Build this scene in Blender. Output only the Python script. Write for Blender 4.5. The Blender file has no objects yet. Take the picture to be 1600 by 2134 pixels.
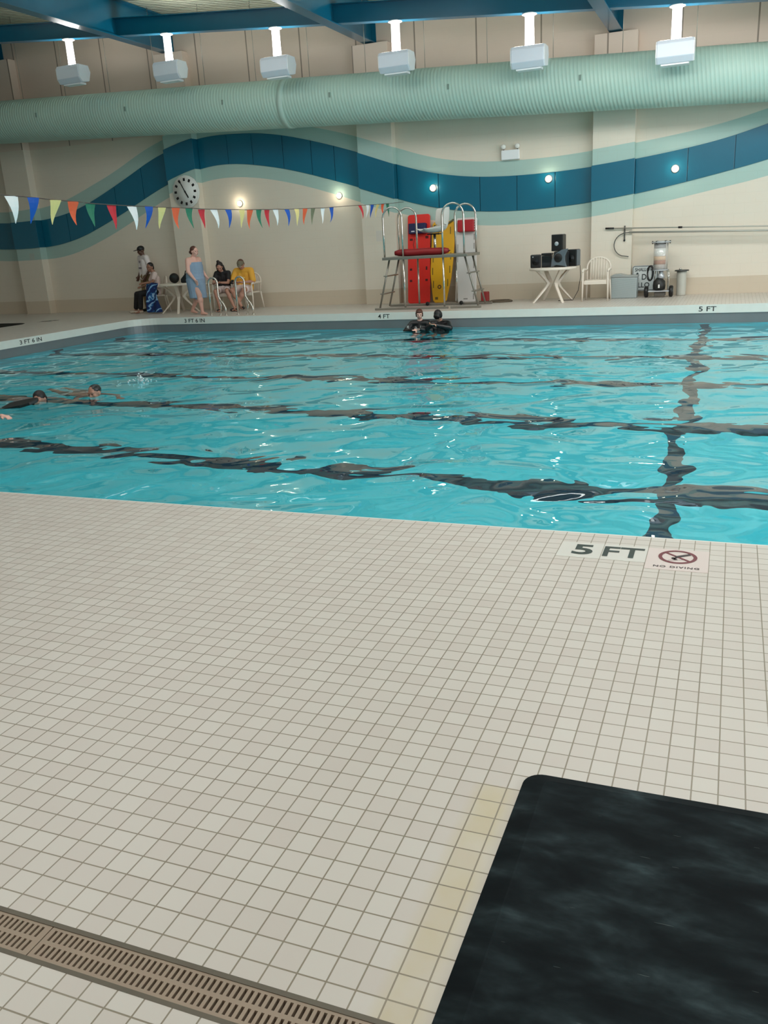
import bpy, bmesh, math, random
from mathutils import Vector, Matrix, noise
from mathutils.bvhtree import BVHTree
random.seed(7)
S = bpy.context.scene
COL = S.collection
R = math.radians

# ------------------------------------------------------------------ camera
cam_d = bpy.data.cameras.new('camera'); cam = bpy.data.objects.new('camera', cam_d); COL.objects.link(cam)
cam_d.sensor_width = 36.0; cam_d.sensor_fit = 'AUTO'; cam_d.lens = 1775.0 / 2134.0 * 36.0
cam_d.clip_start = 0.05; cam_d.clip_end = 200
_m = Matrix.Rotation(R(22.38), 3, 'Z') @ Matrix.Rotation(R(-17.73), 3, 'X') @ Matrix.Rotation(R(3.33), 3, 'Y')
_rx, _ry, _rz = _m.col[0], _m.col[1], _m.col[2]
_c = Matrix((( _rx[0], _rz[0], -_ry[0]), (_rx[1], _rz[1], -_ry[1]), (_rx[2], _rz[2], -_ry[2])))
cam.matrix_world = Matrix.Translation((0, 0, 1.5)) @ _c.to_4x4()
S.camera = cam

# ------------------------------------------------------------------ render look
S.view_settings.view_transform = 'Standard'; S.view_settings.look = 'None'
S.view_settings.gamma = 1.0; S.view_settings.use_curve_mapping = False
S.view_settings.exposure = 0.0
S.cycles.use_denoising = True
S.cycles.max_bounces = 10; S.cycles.diffuse_bounces = 4; S.cycles.glossy_bounces = 4
S.cycles.transmission_bounces = 8; S.cycles.sample_clamp_indirect = 6.0
S.cycles.caustics_refractive = True; S.cycles.caustics_reflective = False; S.cycles.blur_glossy = 1.0

w = bpy.data.worlds.new('world'); S.world = w; w.use_nodes = True
w.node_tree.nodes['Background'].inputs[0].default_value = (0.85, 0.92, 1.0, 1); w.node_tree.nodes['Background'].inputs[1].default_value = 0.3

def area(name, loc, rot, sx, sy, power, color=(1, 1, 1)):
    l = bpy.data.lights.new(name, 'AREA'); l.shape = 'RECTANGLE'; l.size = sx; l.size_y = sy
    l.energy = power; l.color = color
    o = bpy.data.objects.new(name, l); COL.objects.link(o); o.location = loc; o.rotation_euler = rot
    return o
# added overhead fill lights, out of view, and the daylight of the right-hand side
WARM = (1.0, 0.972, 0.935); COOL = (0.90, 0.96, 1.0)
area('overhead_fill', (-17, 7, 6.6), (0, 0, 0), 5, 9, 70, WARM)
area('overhead_fill', (-8.5, 7, 6.1), (0, 0, 0), 5, 9, 230, WARM)
area('overhead_fill', (0.5, 7, 5.3), (0, 0, 0), 5, 9, 380, WARM)
area('overhead_fill', (-3, -1.5, 5.2), (0, 0, 0), 8, 2.5, 112, WARM)
area('overhead_fill', (-16.5, 14.6, 6.35), (R(22), 0, 0), 5, 1.6, 14, WARM)
area('overhead_fill', (-8.5, 14.6, 5.75), (R(22), 0, 0), 6, 1.6, 95, WARM)
area('overhead_fill', (0.0, 14.6, 5.0), (R(22), 0, 0), 7, 1.6, 290, WARM)
area('ceiling_fill', (-15.6, 15.6, 6.35), (R(180), 0, 0), 4.0, 0.5, 26, WARM)  # added fill aimed upward, out of view, to brighten the ceiling
area('ceiling_fill', (-10.6, 15.6, 5.95), (R(180), 0, 0), 4.0, 0.5, 26, WARM)
area('day_light', (10.6, 9, 2.6), (0, R(90), 0), 3.2, 14, 900, COOL)

# ------------------------------------------------------------------ helpers
def s2l(c):
    return tuple(((v / 255) / 12.92 if v / 255 <= 0.04045 else ((v / 255 + 0.055) / 1.055) ** 2.4) for v in c)
_mats = {}
def mat(name, rgb, rough=0.6, metal=0.0, var=0.0, vscale=6.0, emit=None, estr=0.0, spec=0.5, bump=0.0, trans=0.0, coat=0.0):
    """plain material; rgb in 0-255 display values"""
    if name in _mats: return _mats[name]
    m = bpy.data.materials.new(name); m.use_nodes = True; nt = m.node_tree; b = nt.nodes['Principled BSDF']
    c = s2l(rgb)
    b.inputs['Base Color'].default_value = (*c, 1); b.inputs['Roughness'].default_value = rough
    b.inputs['Metallic'].default_value = metal; b.inputs['Specular IOR Level'].default_value = spec
    b.inputs['Transmission Weight'].default_value = trans; b.inputs['Coat Weight'].default_value = coat
    if emit: b.inputs['Emission Color'].default_value = (*s2l(emit), 1); b.inputs['Emission Strength'].default_value = estr
    tc = nt.nodes.new('ShaderNodeTexCoord'); nz = nt.nodes.new('ShaderNodeTexNoise')
    nz.inputs['Scale'].default_value = vscale; nz.inputs['Detail'].default_value = 4
    nt.links.new(tc.outputs['Object'], nz.inputs['Vector'])
    mx = nt.nodes.new('ShaderNodeMix'); mx.data_type = 'RGBA'
    v = var if var else 0.04
    mx.inputs['A'].default_value = (*[max(0, x * (1 - v)) for x in c], 1); mx.inputs['B'].default_value = (*[min(1, x * (1 + v)) for x in c], 1)
    nt.links.new(nz.outputs['Fac'], mx.inputs['Factor']); nt.links.new(mx.outputs['Result'], b.inputs['Base Color'])
    if bump:
        bp = nt.nodes.new('ShaderNodeBump'); bp.inputs['Strength'].default_value = bump; bp.inputs['Distance'].default_value = 0.01
        nt.links.new(nz.outputs['Fac'], bp.inputs['Height']); nt.links.new(bp.outputs['Normal'], b.inputs['Normal'])
    _mats[name] = m
    return m

class NT:
    """small node-building helper"""
    def __init__(s, name):
        s.m = bpy.data.materials.new(name); s.m.use_nodes = True; s.t = s.m.node_tree
        s.b = s.t.nodes['Principled BSDF']; s.out = s.t.nodes['Material Output']
    def n(s, k, **kw):
        x = s.t.nodes.new('ShaderNode' + k)
        for a, v in kw.items(): setattr(x, a, v)
        return x
    def l(s, a, b): s.t.links.new(a, b)
    def val(s, sock, v):
        if hasattr(v, 'links') or hasattr(v, 'is_linked'): s.l(v, sock)
        else: sock.default_value = v
    def math(s, op, a, b=None, c=None):
        x = s.n('Math', operation=op)
        s.val(x.inputs[0], a)
        if b is not None: s.val(x.inputs[1], b)
        if c is not None: s.val(x.inputs[2], c)
        return x.outputs[0]
    def mix(s, f, a, b):
        x = s.n('Mix', data_type='RGBA'); s.val(x.inputs['Factor'], f)
        for k, v in (('A', a), ('B', b)):
            if isinstance(v, tuple): x.inputs[k].default_value = (*v, 1)
            else: s.l(v, x.inputs[k])
        return x.outputs['Result']
    def xyz(s, kind='Object'):
        tc = s.n('TexCoord'); sp = s.n('SeparateXYZ'); s.l(tc.outputs[kind], sp.inputs[0]); s.tc = tc.outputs[kind]
        return sp.outputs
    def noise(s, scale, detail=3, vec=None, dist=0.0):
        x = s.n('TexNoise'); x.inputs['Scale'].default_value = scale; x.inputs['Detail'].default_value = detail; x.inputs['Distortion'].default_value = dist
        s.l(vec if vec is not None else s.tc, x.inputs['Vector']); return x.outputs['Fac']

def new(name, me, m=None, parent=None, loc=None):
    o = bpy.data.objects.new(name, me); COL.objects.link(o)
    if m is not None:
        me.materials.clear()
        for k in (m if isinstance(m, (list, tuple)) else [m]): me.materials.append(k)
    if parent: o.parent = parent
    if loc: o.location = loc
    return o
def tag(o, label, cat, group=None, kind=None):
    o['label'] = label; o['category'] = cat
    if group: o['group'] = group
    if kind: o['kind'] = kind
    return o
def thing(name, label, cat, loc=(0, 0, 0), rz=0, group=None):
    o = bpy.data.objects.new(name, None); COL.objects.link(o); o.empty_display_size = 0.1
    o.location = loc; o.rotation_euler = (0, 0, rz); return tag(o, label, cat, group)
def struct(name, me, m): o = new(name, me, m); o['kind'] = 'structure'; return o

class MB:
    """collects shapes into ONE mesh"""
    def __init__(s): s.bm = bmesh.new(); s.mi = 0
    def _add(s, verts, faces, smooth=False):
        vs = [s.bm.verts.new(v) for v in verts]
        for f in faces:
            try:
                q = s.bm.faces.new([vs[i] for i in f]); q.smooth = smooth; q.material_index = s.mi
            except ValueError: pass
        return vs
    def box(s, lo, hi, M=None):
        x0, y0, z0 = lo; x1, y1, z1 = hi
        v = [(x0,y0,z0),(x1,y0,z0),(x1,y1,z0),(x0,y1,z0),(x0,y0,z1),(x1,y0,z1),(x1,y1,z1),(x0,y1,z1)]
        if M is not None: v = [tuple(M @ Vector(p)) for p in v]
        s._add(v, [(3,2,1,0),(4,5,6,7),(0,1,5,4),(1,2,6,5),(2,3,7,6),(3,0,4,7)]); return s
    def quad(s, *p): s._add(p, [tuple(range(len(p)))]); return s
    def prism(s, pts, axis, a, b, smooth=False):
        """extrude 2-D polygon along axis from a to b. pts in the two other axes, in order"""
        n = len(pts)
        def put(p, t):
            return {'x': (t, p[0], p[1]), 'y': (p[0], t, p[1]), 'z': (p[0], p[1], t)}[axis]
        v = [put(p, a) for p in pts] + [put(p, b) for p in pts]
        s._add(v, [tuple(range(n - 1, -1, -1)), tuple(range(n, 2 * n))], False)
        vs = v; s._add(vs, [(i, (i + 1) % n, n + (i + 1) % n, n + i) for i in range(n)], smooth)
        return s
    def lathe(s, prof, center=(0, 0, 0), seg=24, axis='z', M=None, cap=True):
        cx, cy, cz = center; vs = []
        for r, z in prof:
            for k in range(seg):
                a = 2 * math.pi * k / seg; x, y = r * math.cos(a), r * math.sin(a)
                p = {'z': (x, y, z), 'x': (z, x, y), 'y': (y, z, x)}[axis]
                p = (p[0] + cx, p[1] + cy, p[2] + cz)
                if M is not None: p = tuple(M @ Vector(p))
                vs.append(p)
        n = len(prof); f = []
        for i in range(n - 1):
            for k in range(seg):
                k2 = (k + 1) % seg; f.append((i * seg + k, i * seg + k2, (i + 1) * seg + k2, (i + 1) * seg + k))
        if cap: f.append(tuple(range(seg - 1, -1, -1))); f.append(tuple((n - 1) * seg + k for k in range(seg)))
        s._add(vs, f, True); return s
    def tube(s, pts, r, seg=10, closed=False, smooth=True):
        pts = [Vector(p) for p in pts]; n = len(pts); rs = r if isinstance(r, (list, tuple)) else [r] * n
        vs = []; up = None
        for i, p in enumerate(pts):
            if closed: t = (pts[(i + 1) % n] - pts[i - 1]).normalized()
            else: t = (pts[min(i + 1, n - 1)] - pts[max(i - 1, 0)]).normalized()
            if up is None: up = Vector((0, 0, 1)) if abs(t.z) < 0.9 else Vector((1, 0, 0))
            a = t.cross(up)
            if a.length < 1e-4: a = t.cross(Vector((0, 1, 0)))
            a.normalize(); b = a.cross(t).normalized(); up = b
            for k in range(seg):
                th = 2 * math.pi * k / seg; vs.append(p + a * (rs[i] * math.cos(th)) + b * (rs[i] * math.sin(th)))
        f = []
        m = n if closed else n - 1
        for i in range(m):
            j = (i + 1) % n
            for k in range(seg):
                k2 = (k + 1) % seg; f.append((i * seg + k, i * seg + k2, j * seg + k2, j * seg + k))
        if not closed: f.append(tuple(range(seg - 1, -1, -1))); f.append(tuple((n - 1) * seg + k for k in range(seg)))
        s._add([tuple(v) for v in vs], f, smooth); return s
    def ball(s, c, rx, ry=None, rz=None, seg=16, M=None):
        ry = ry or rx; rz = rz or rx; vs = []; n = seg // 2
        for i in range(1, n):
            a = math.pi * i / n
            for k in range(seg):
                b = 2 * math.pi * k / seg; p = Vector((rx * math.sin(a) * math.cos(b), ry * math.sin(a) * math.sin(b), rz * math.cos(a)))
                if M is not None: p = M @ p
                vs.append(tuple(p + Vector(c)))
        top = Vector((0, 0, rz)); bot = Vector((0, 0, -rz))
        if M is not None: top = M @ top; bot = M @ bot
        vs += [tuple(top + Vector(c)), tuple(bot + Vector(c))]; T = len(vs) - 2; B = T + 1; f = []
        for i in range(n - 2):
            for k in range(seg):
                k2 = (k + 1) % seg; f.append((i * seg + k, (i + 1) * seg + k, (i + 1) * seg + k2, i * seg + k2))
        for k in range(seg):
            k2 = (k + 1) % seg; f.append((T, k, k2)); f.append((B, (n - 2) * seg + k2, (n - 2) * seg + k))
        s._add(vs, f, True); return s
    def mesh(s, name='m', bevel=0.0, bseg=2):
        bmesh.ops.remove_doubles(s.bm, verts=s.bm.verts[:], dist=1e-6)
        if bevel:
            ed = [e for e in s.bm.edges if len(e.link_faces) == 2 and e.calc_face_angle(0) > 0.6]
            bmesh.ops.bevel(s.bm, geom=ed, offset=bevel, segments=bseg, affect='EDGES', profile=0.5, clamp_overlap=True)
        bmesh.ops.recalc_face_normals(s.bm, faces=s.bm.faces[:])
        me = bpy.data.meshes.new(name); s.bm.to_mesh(me); s.bm.free(); return me
def put(name, mb, m, parent=None, bevel=0.0, loc=None, **kw): return new(name, mb.mesh(name, bevel, **kw), m, parent, loc)

def arc(c, r, a0, a1, n, plane='xz', y=0.0):
    o = []
    for i in range(n + 1):
        a = R(a0 + (a1 - a0) * i / n); u, v = c[0] + r * math.cos(a), c[1] + r * math.sin(a)
        o.append({'xz': (u, y, v), 'yz': (y, u, v), 'xy': (u, v, y)}[plane])
    return o

def text_mesh(body, size, bold=0.0, ext=0.0, font_spacing=1.0):
    cu = bpy.data.curves.new('lettering', 'FONT'); cu.body = body; cu.size = size; cu.offset = bold; cu.extrude = ext
    cu.space_character = font_spacing; cu.resolution_u = 4
    o = bpy.data.objects.new('tmp', cu); COL.objects.link(o)
    dg = bpy.context.evaluated_depsgraph_get(); me = bpy.data.meshes.new_from_object(o.evaluated_get(dg))
    bpy.data.objects.remove(o); bpy.data.curves.remove(cu)
    me.name = 'lettering'
    return me
def fit(me, w, h):
    """scale a text mesh to w x h, centred on the origin in x, z (stands upright, faces -y)"""
    xs = [v.co.x for v in me.vertices]; ys = [v.co.y for v in me.vertices]
    x0, x1, y0, y1 = min(xs), max(xs), min(ys), max(ys)
    for v in me.vertices:
        v.co = ((v.co.x - (x0 + x1) / 2) * w / (x1 - x0), -v.co.z, (v.co.y - (y0 + y1) / 2) * h / (y1 - y0))
    return me
def lay(me):
    for v in me.vertices: v.co = (v.co.x, v.co.z, -v.co.y)
    return me

# ------------------------------------------------------------------ setting: wave curves on the far wall
DT = [(-19.64, 2.537), (-19.04, 2.521), (-18.0, 2.532), (-17.76, 2.568), (-17.19, 2.647), (-16.58, 2.808), (-15.88, 3.068), (-14.95, 3.456), (-14.05, 3.851), (-13.47, 4.00), (-13.03, 4.121), (-12.59, 4.187), (-11.91, 4.195), (-10.97, 4.14), (-10.45, 4.056), (-9.94, 3.941), (-9.19, 3.736), (-8.31, 3.461), (-7.68, 3.23), (-7.2, 3.065), (-6.63, 2.904), (-6.11, 2.803), (-5.44, 2.717), (-5.03, 2.696), (-4.54, 2.684), (-3.81, 2.69), (-2.91, 2.74), (-2.09, 2.815), (-1.09, 2.936), (-0.2, 3.085), (0.48, 3.27)]
DB = [(-19.82, 1.833), (-19.01, 1.808), (-18.26, 1.80), (-17.93, 1.818), (-17.35, 1.895), (-16.74, 2.027), (-16.09, 2.257), (-15.23, 2.576), (-14.89, 2.726), (-14.18, 3.022), (-13.46, 3.28), (-12.84, 3.445), (-12.28, 3.516), (-11.66, 3.498), (-10.96, 3.398), (-10.11, 3.221), (-9.29, 2.985), (-8.18, 2.638), (-7.37, 2.361), (-6.75, 2.187), (-6.14, 2.059), (-5.45, 1.984), (-4.9, 1.95), (-4.29, 1.948), (-3.73, 1.965), (-2.95, 2.02), (-2.24, 2.095), (-1.9, 2.145), (-0.97, 2.30), (-0.16, 2.456), (0.53, 2.60)]
LT = [(-19.57, 2.832), (-18.36, 2.819), (-17.81, 2.887), (-17.12, 3.0), (-16.49, 3.222), (-15.64, 3.508), (-14.88, 3.827), (-14.39, 4.043), (-13.68, 4.265), (-12.7, 4.46), (-11.87, 4.51), (-10.93, 4.45), (-10.16, 4.30), (-9.53, 4.14), (-8.92, 3.985), (-8.18, 3.759), (-7.34, 3.476), (-6.92, 3.323), (-6.27, 3.153), (-5.43, 3.039), (-4.81, 3.004), (-3.81, 3.005), (-2.95, 3.057), (-2.03, 3.138), (-1.06, 3.249), (-0.22, 3.381), (0.46, 3.551)]
LB = [(-19.89, 1.51), (-18.59, 1.485), (-17.78, 1.495), (-17.43, 1.538), (-16.81, 1.674), (-16.16, 1.886), (-15.5, 2.125), (-14.9, 2.387), (-14.32, 2.637), (-13.69, 2.894), (-12.66, 3.158), (-12.14, 3.20), (-11.6, 3.185), (-10.99, 3.107), (-10.14, 2.927), (-9.31, 2.687), (-8.33, 2.353), (-7.42, 2.068), (-6.61, 1.86), (-5.89, 1.728), (-5.24, 1.66), (-4.79, 1.649), (-4.05, 1.659), (-2.91, 1.712), (-2.06, 1.824), (-1.0, 2.006), (-0.14, 2.162), (0.55, 2.286)]
for c in (DT, DB, LT, LB):
    z0 = c[0][1]; z1 = c[-1][1]
    c[0:0] = [(-23.5, z0 + 1.15), (-22.2, z0 + 0.72), (-21.0, z0 + 0.2)]; c += [(1.6, z1 + 0.28), (2.9, z1 + 0.45)]
def interp(c, x):
    # monotone-ish Catmull-Rom through the points
    if x <= c[0][0]: return c[0][1]
    for i in range(len(c) - 1):
        if x <= c[i + 1][0]:
            p0 = c[max(i - 1, 0)]; p1 = c[i]; p2 = c[i + 1]; p3 = c[min(i + 2, len(c) - 1)]
            h = p2[0] - p1[0]; t = (x - p1[0]) / h
            m1 = (p2[1] - p0[1]) / (p2[0] - p0[0]) * h; m2 = (p3[1] - p1[1]) / (p3[0] - p1[0]) * h
            return (2*t**3-3*t*t+1)*p1[1] + (t**3-2*t*t+t)*m1 + (-2*t**3+3*t*t)*p2[1] + (t**3-t*t)*m2
    return c[-1][1]
X0, X1 = -26.0, 11.0        # room
WY = 20.05                  # far wall
YN = -4.0
def smooth(c):
    xs = [X0 + 0.25 * i for i in range(int((X1 - X0) / 0.25) + 1)]
    out = []
    for x in xs: out.append((x, sum(interp(c, x + d) * k for d, k in ((-.5, .12), (-.25, .22), (0, .32), (.25, .22), (.5, .12)))))
    return out
DTs, DBs, LTs, LBs = [smooth(c) for c in (DT, DB, LT, LB)]
def girder_z(x): return 6.15 - 0.084 * (x + 13.25)      # underside of the girders, roof falls to the right
def duct_z(x): return 4.06 - 0.048 * (x - 0.38)

def wall_mat(wave=True):
    g = NT('painted_block_wall' if wave else 'painted_wall_plain'); o = g.xyz(); x, y, z = o[0], o[1], o[2]
    base = s2l((226, 217, 202)); low = s2l((206, 193, 173)); band = s2l((168, 196, 188)); top = s2l((222, 205, 190))
    nz = g.noise(1.1, 5)
    col = g.mix(g.math('MULTIPLY', nz, 0.5), base, s2l((214, 206, 188)))
    col = g.mix(g.math('GREATER_THAN', z, 4.35), col, top)
    col = g.mix(g.math('LESS_THAN', z, 0.352), col, low)
    if wave:
        xn = g.math('DIVIDE', g.math('SUBTRACT', x, -24.0), 28.0)
        def curve(c):
            fc = g.n('FloatCurve'); cv = fc.mapping.curves[0]
            pts = [((px + 24.0) / 28.0, pz / 6.0) for px, pz in c if -23.9 < px < 3.9][::2]
            cv.points[0].location = pts[0]; cv.points[1].location = pts[-1]
            for p in pts[1:-1]: cv.points.new(*p)
            fc.mapping.update(); g.l(xn, fc.inputs['Value']); return g.math('MULTIPLY', fc.outputs[0], 6.0)
        a = g.math('LESS_THAN', z, curve(LTs)); b = g.math('GREATER_THAN', z, curve(LBs))
        col = g.mix(g.math('MULTIPLY', a, b), col, band)
        a = g.math('LESS_THAN', z, curve(DTs)); b = g.math('GREATER_THAN', z, curve(DBs))
        col = g.mix(g.math('MULTIPLY', a, b), col, s2l((0, 88, 112)))
    # block joints (faint) and tall panel joints above the duct
    br = g.n('TexBrick'); br.offset = 0.5
    cmb = g.n('CombineXYZ'); g.l(g.math('ADD', x, y), cmb.inputs[0]); g.l(z, cmb.inputs[1]); g.l(cmb.outputs[0], br.inputs['Vector'])
    br.inputs['Scale'].default_value = 1.0; br.inputs['Brick Width'].default_value = 0.40; br.inputs['Row Height'].default_value = 0.20
    br.inputs['Mortar Size'].default_value = 0.006; br.inputs['Mortar Smooth'].default_value = 0.6
    jt = g.math('MULTIPLY', br.outputs['Fac'], g.math('LESS_THAN', z, 4.35))
    col = g.mix(g.math('MULTIPLY', jt, 0.045), col, s2l((120, 112, 98)))
    fr = g.math('ABSOLUTE', g.math('SUBTRACT', g.math('FRACT', g.math('DIVIDE', g.math('ADD', x, 4.05 + 141 * 1.0 + 0.705), 1.41)), 0.5))
    seam = g.math('MULTIPLY', g.math('LESS_THAN', fr, 0.011), g.math('GREATER_THAN', z, 4.35))
    col = g.mix(g.math('MULTIPLY', seam, 0.8), col, s2l((110, 98, 86)))
    g.l(col, g.b.inputs['Base Color']); g.b.inputs['Roughness'].default_value = 0.42
    bp = g.n('Bump'); bp.inputs['Strength'].default_value = 0.25; bp.inputs['Distance'].default_value = 0.0025; bp.invert = True
    g.l(br.outputs['Fac'], bp.inputs['Height']); g.l(bp.outputs[0], g.b.inputs['Normal'])
    return g.m
WALL = wall_mat(True); WALLP = wall_mat(False)

def quadmesh(name, pts, m, kind='structure'):
    mb = MB(); mb.quad(*pts); me = mb.mesh(name); return struct(name, me, m)
def roof_z(x): return girder_z(x) + 0.80
struct('wall_far', MB().box((X0, WY, -0.3), (X1, WY + 0.2, 7.6)).mesh(), WALL)
struct('wall_left', MB().box((X0 - 0.2, YN, -0.3), (X0, WY, 7.6)).mesh(), WALLP)
struct('wall_near', MB().box((X0, YN - 0.2, -0.3), (X1, YN, 7.6)).mesh(), WALLP)
# right wall with a long daylight opening
mb = MB(); mb.box((X1, YN, -0.3), (X1 + 0.2, WY, 0.9)); mb.box((X1, YN, 4.3), (X1 + 0.2, WY, 7.6)); mb.box((X1, YN, 0.9), (X1 + 0.2, 1.5, 4.3)); mb.box((X1, 16.5, 0.9), (X1 + 0.2, WY, 4.3))
struct('wall_right', mb.mesh(), WALLP)
# pilasters
for i, px in enumerate((-18.55, -13.18, -7.86, -2.48)):
    struct('trim_%d' % (i + 1), MB().box((px - 0.43, WY - 0.25, 0), (px + 0.43, WY, girder_z(px) - 0.02)).mesh('pilaster', 0.006), WALL)
# corrugated roof deck
g = NT('roof_deck_paint'); o = g.xyz()
wv = g.math('SINE', g.math('MULTIPLY', o[1], 42.0))
col = g.mix(g.math('MULTIPLY_ADD', wv, 0.2, 0.5), s2l((176, 182, 160)), s2l((206, 210, 190)))
g.l(col, g.b.inputs['Base Color']); g.b.inputs['Roughness'].default_value = 0.6
bp = g.n('Bump'); bp.inputs['Distance'].default_value = 0.03; g.l(wv, bp.inputs['Height']); g.l(bp.outputs[0], g.b.inputs['Normal'])
mb = MB(); a, b = roof_z(X0), roof_z(X1)
mb._add([(X0, YN, a), (X1, YN, b), (X1, WY, b), (X0, WY, a), (X0, YN, a + .2), (X1, YN, b + .2), (X1, WY, b + .2), (X0, WY, a + .2)], [(0,1,2,3),(7,6,5,4),(0,4,5,1),(1,5,6,2),(2,6,7,3),(3,7,4,0)])
struct('ceiling', mb.mesh(), g.m)

# ------------------------------------------------------------------ tiled deck with the two pool openings
T = 0.0695
def tile_mat():
    g = NT('deck_tiles'); o = g.xyz(); x, y, z = o
    br = g.n('TexBrick'); br.offset = 0.0; br.squash = 1.0
    mp = g.n('Mapping'); g.l(g.tc, mp.inputs['Vector']); mp.inputs['Location'].default_value = (-0.0525 + 400 * T, -1.252 + 400 * T, 0)
    g.l(mp.outputs[0], br.inputs['Vector'])
    for k, v in (('Scale', 1.0), ('Brick Width', T), ('Row Height', T), ('Mortar Size', 0.0021), ('Mortar Smooth', 0.25), ('Bias', 0.0)): br.inputs[k].default_value = v
    c1, c2 = s2l((214, 208, 200)), s2l((206, 197, 189))
    br.inputs['Color1'].default_value = (*c1, 1); br.inputs['Color2'].default_value = (*c2, 1)
    dirt = g.noise(3.0, 6); mort = g.mix(dirt, s2l((126, 116, 98)), s2l((164, 155, 138)))
    tone = g.mix(g.math('MULTIPLY', g.noise(0.9, 3), 0.5), br.outputs['Color'], s2l((204, 199, 189)))
    # yellow stain beside the mat
    dx = g.math('ABSOLUTE', g.math('SUBTRACT', x, -0.53)); m1 = g.n('MapRange'); g.l(dx, m1.inputs[0]); m1.inputs[1].default_value = 0.075; m1.inputs[2].default_value = 0.03; m1 = m1.outputs[0]
    m2 = g.math('MULTIPLY', g.math('LESS_THAN', y, 2.02), g.math('GREATER_THAN', y, 1.2))
    st = g.math('MULTIPLY', g.math('MULTIPLY', m1, m2), g.math('MULTIPLY', g.noise(7.0, 3), 0.62))
    tone = g.mix(st, tone, s2l((196, 178, 112)))
    g.l(g.mix(br.outputs['Fac'], tone, mort), g.b.inputs['Base Color'])
    g.b.inputs['Roughness'].default_value = 0.33; g.b.inputs['Specular IOR Level'].default_value = 0.35
    bp = g.n('Bump'); bp.invert = True; bp.inputs['Strength'].default_value = 0.6; bp.inputs['Distance'].default_value = 0.002
    g.l(br.outputs['Fac'], bp.inputs['Height']); g.l(bp.outputs[0], g.b.inputs['Normal'])
    return g.m
TILE = tile_mat()
PX0, PX1, PY0, PY1 = -13.3, 10.4, 4.215, 17.45
def outline(x0, x1, y0, y1, r=0.55, n=10):
    p = []
    for cx, cy, a0 in ((x0 + r, y0 + r, 180), (x1 - r, y0 + r, 270), (x1 - r, y1 - r, 0), (x0 + r, y1 - r, 90)):
        for i in range(n + 1):
            a = R(a0 + 90 * i / n); p.append((cx + r * math.cos(a), cy + r * math.sin(a)))
    return p
POOL = outline(PX0, PX1, PY0, PY1, 0.6); POOL2 = outline(-23.5, -16.15, 9.0, 17.0, 0.5)
DR = (-3.4, 1.6, 1.090, 1.203)
def holed(zs, outer, holes, name):
    bm = bmesh.new(); ed = []
    for loop in [outer] + holes:
        vs = [bm.verts.new((p[0], p[1], zs)) for p in loop]
        ed += [bm.edges.new((vs[i], vs[(i + 1) % len(vs)])) for i in range(len(vs))]
    bmesh.ops.triangle_fill(bm, edges=ed, use_beauty=True, use_dissolve=False)
    for f in bm.faces:
        f.normal_update()
        if f.normal.z < 0: f.normal_flip()
    me = bpy.data.meshes.new(name); bm.to_mesh(me); bm.free(); return me
struct('floor', holed(0.0, [(X0, YN), (X1, YN), (X1, WY), (X0, WY)], [POOL, POOL2, [(DR[0], DR[2]), (DR[1], DR[2]), (DR[1], DR[3]), (DR[0], DR[3])]], 'deck'), TILE)

def ring(loop, z0, z1, out=0.0, name='ring'):
    """inward-facing vertical band following a pool outline"""
    mb = MB(); n = len(loop)
    for i in range(n):
        a, b = loop[i], loop[(i + 1) % n]
        mb.quad((a[0], a[1], z0), (b[0], b[1], z0), (b[0], b[1], z1), (a[0], a[1], z1))
    return mb
COP = mat('white_coping_tile', (226, 226, 218), 0.3, var=0.05)
STEEL_G = mat('grey_gutter_steel', (128, 131, 134), 0.45, 0.35, var=0.12, vscale=2.0)
# coping: nose band with small thickness above the gutter
def coping(loop, name, m):
    mb = MB(); n = len(loop)
    cx = sum(p[0] for p in loop) / n; cy = sum(p[1] for p in loop) / n
    inn = []
    for i, p in enumerate(loop):
        a = Vector(loop[i - 1]); b = Vector(loop[(i + 1) % n]); t = (b - a).normalized(); nn = Vector((-t.y, t.x))
        inn.append((p[0] + nn.x * 0.012, p[1] + nn.y * 0.012))
    for i in range(n):
        j = (i + 1) % n; a, b, c, d = loop[i], loop[j], inn[j], inn[i]
        mb.mi = 1; mb.quad((*a, 0.0), (*b, 0.0), (*c, 0.0), (*d, 0.0)); mb.mi = 0; mb.quad((*d, 0.0), (*c, 0.0), (*c, -0.155), (*d, -0.155)); mb.quad((*d, -.155), (*c, -.155), (*b, -.155), (*a, -.155))
    return mb.mesh(name)
struct('trim_5', coping(POOL, 'coping', COP), [COP, TILE])
struct('trim_6', coping(POOL2, 'coping', COP), [mat('dark_gutter', (52, 50, 44), 0.5), TILE])
struct('trim_7', ring(POOL, -0.42, -0.155).mesh(), STEEL_G)
struct('trim_8', ring(POOL2, -0.42, -0.155).mesh(), mat('dark_gutter', (52, 50, 44), 0.5))

# ------------------------------------------------------------------ pool basin with black lane lines
WZ = -0.33
def floor_z(x):
    t = min(max((x + 13.3) / 13.3, 0), 1.8); return WZ - 1.07 - 0.43 * t
g = NT('pool_basin_plaster'); x, y, z = g.xyz()
msk = None
for ly in (5.3, 7.6, 9.9, 12.2, 14.5, 16.6):
    k = g.math('LESS_THAN', g.math('ABSOLUTE', g.math('SUBTRACT', y, ly)), 0.15)
    msk = k if msk is None else g.math('MAXIMUM', msk, k)
msk = g.math('MAXIMUM', msk, g.math('LESS_THAN', g.math('ABSOLUTE', g.math('SUBTRACT', x, -0.42)), 0.095))
msk = g.math('MULTIPLY', msk, g.math('LESS_THAN', z, -0.6))
pl = g.mix(g.noise(2.0, 3), s2l((64, 222, 240)), s2l((104, 234, 245)))
g.l(g.mix(msk, pl, s2l((14, 40, 62))), g.b.inputs['Base Color']); g.b.inputs['Roughness'].default_value = 0.6
mb = MB(); n = len(POOL)
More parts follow.
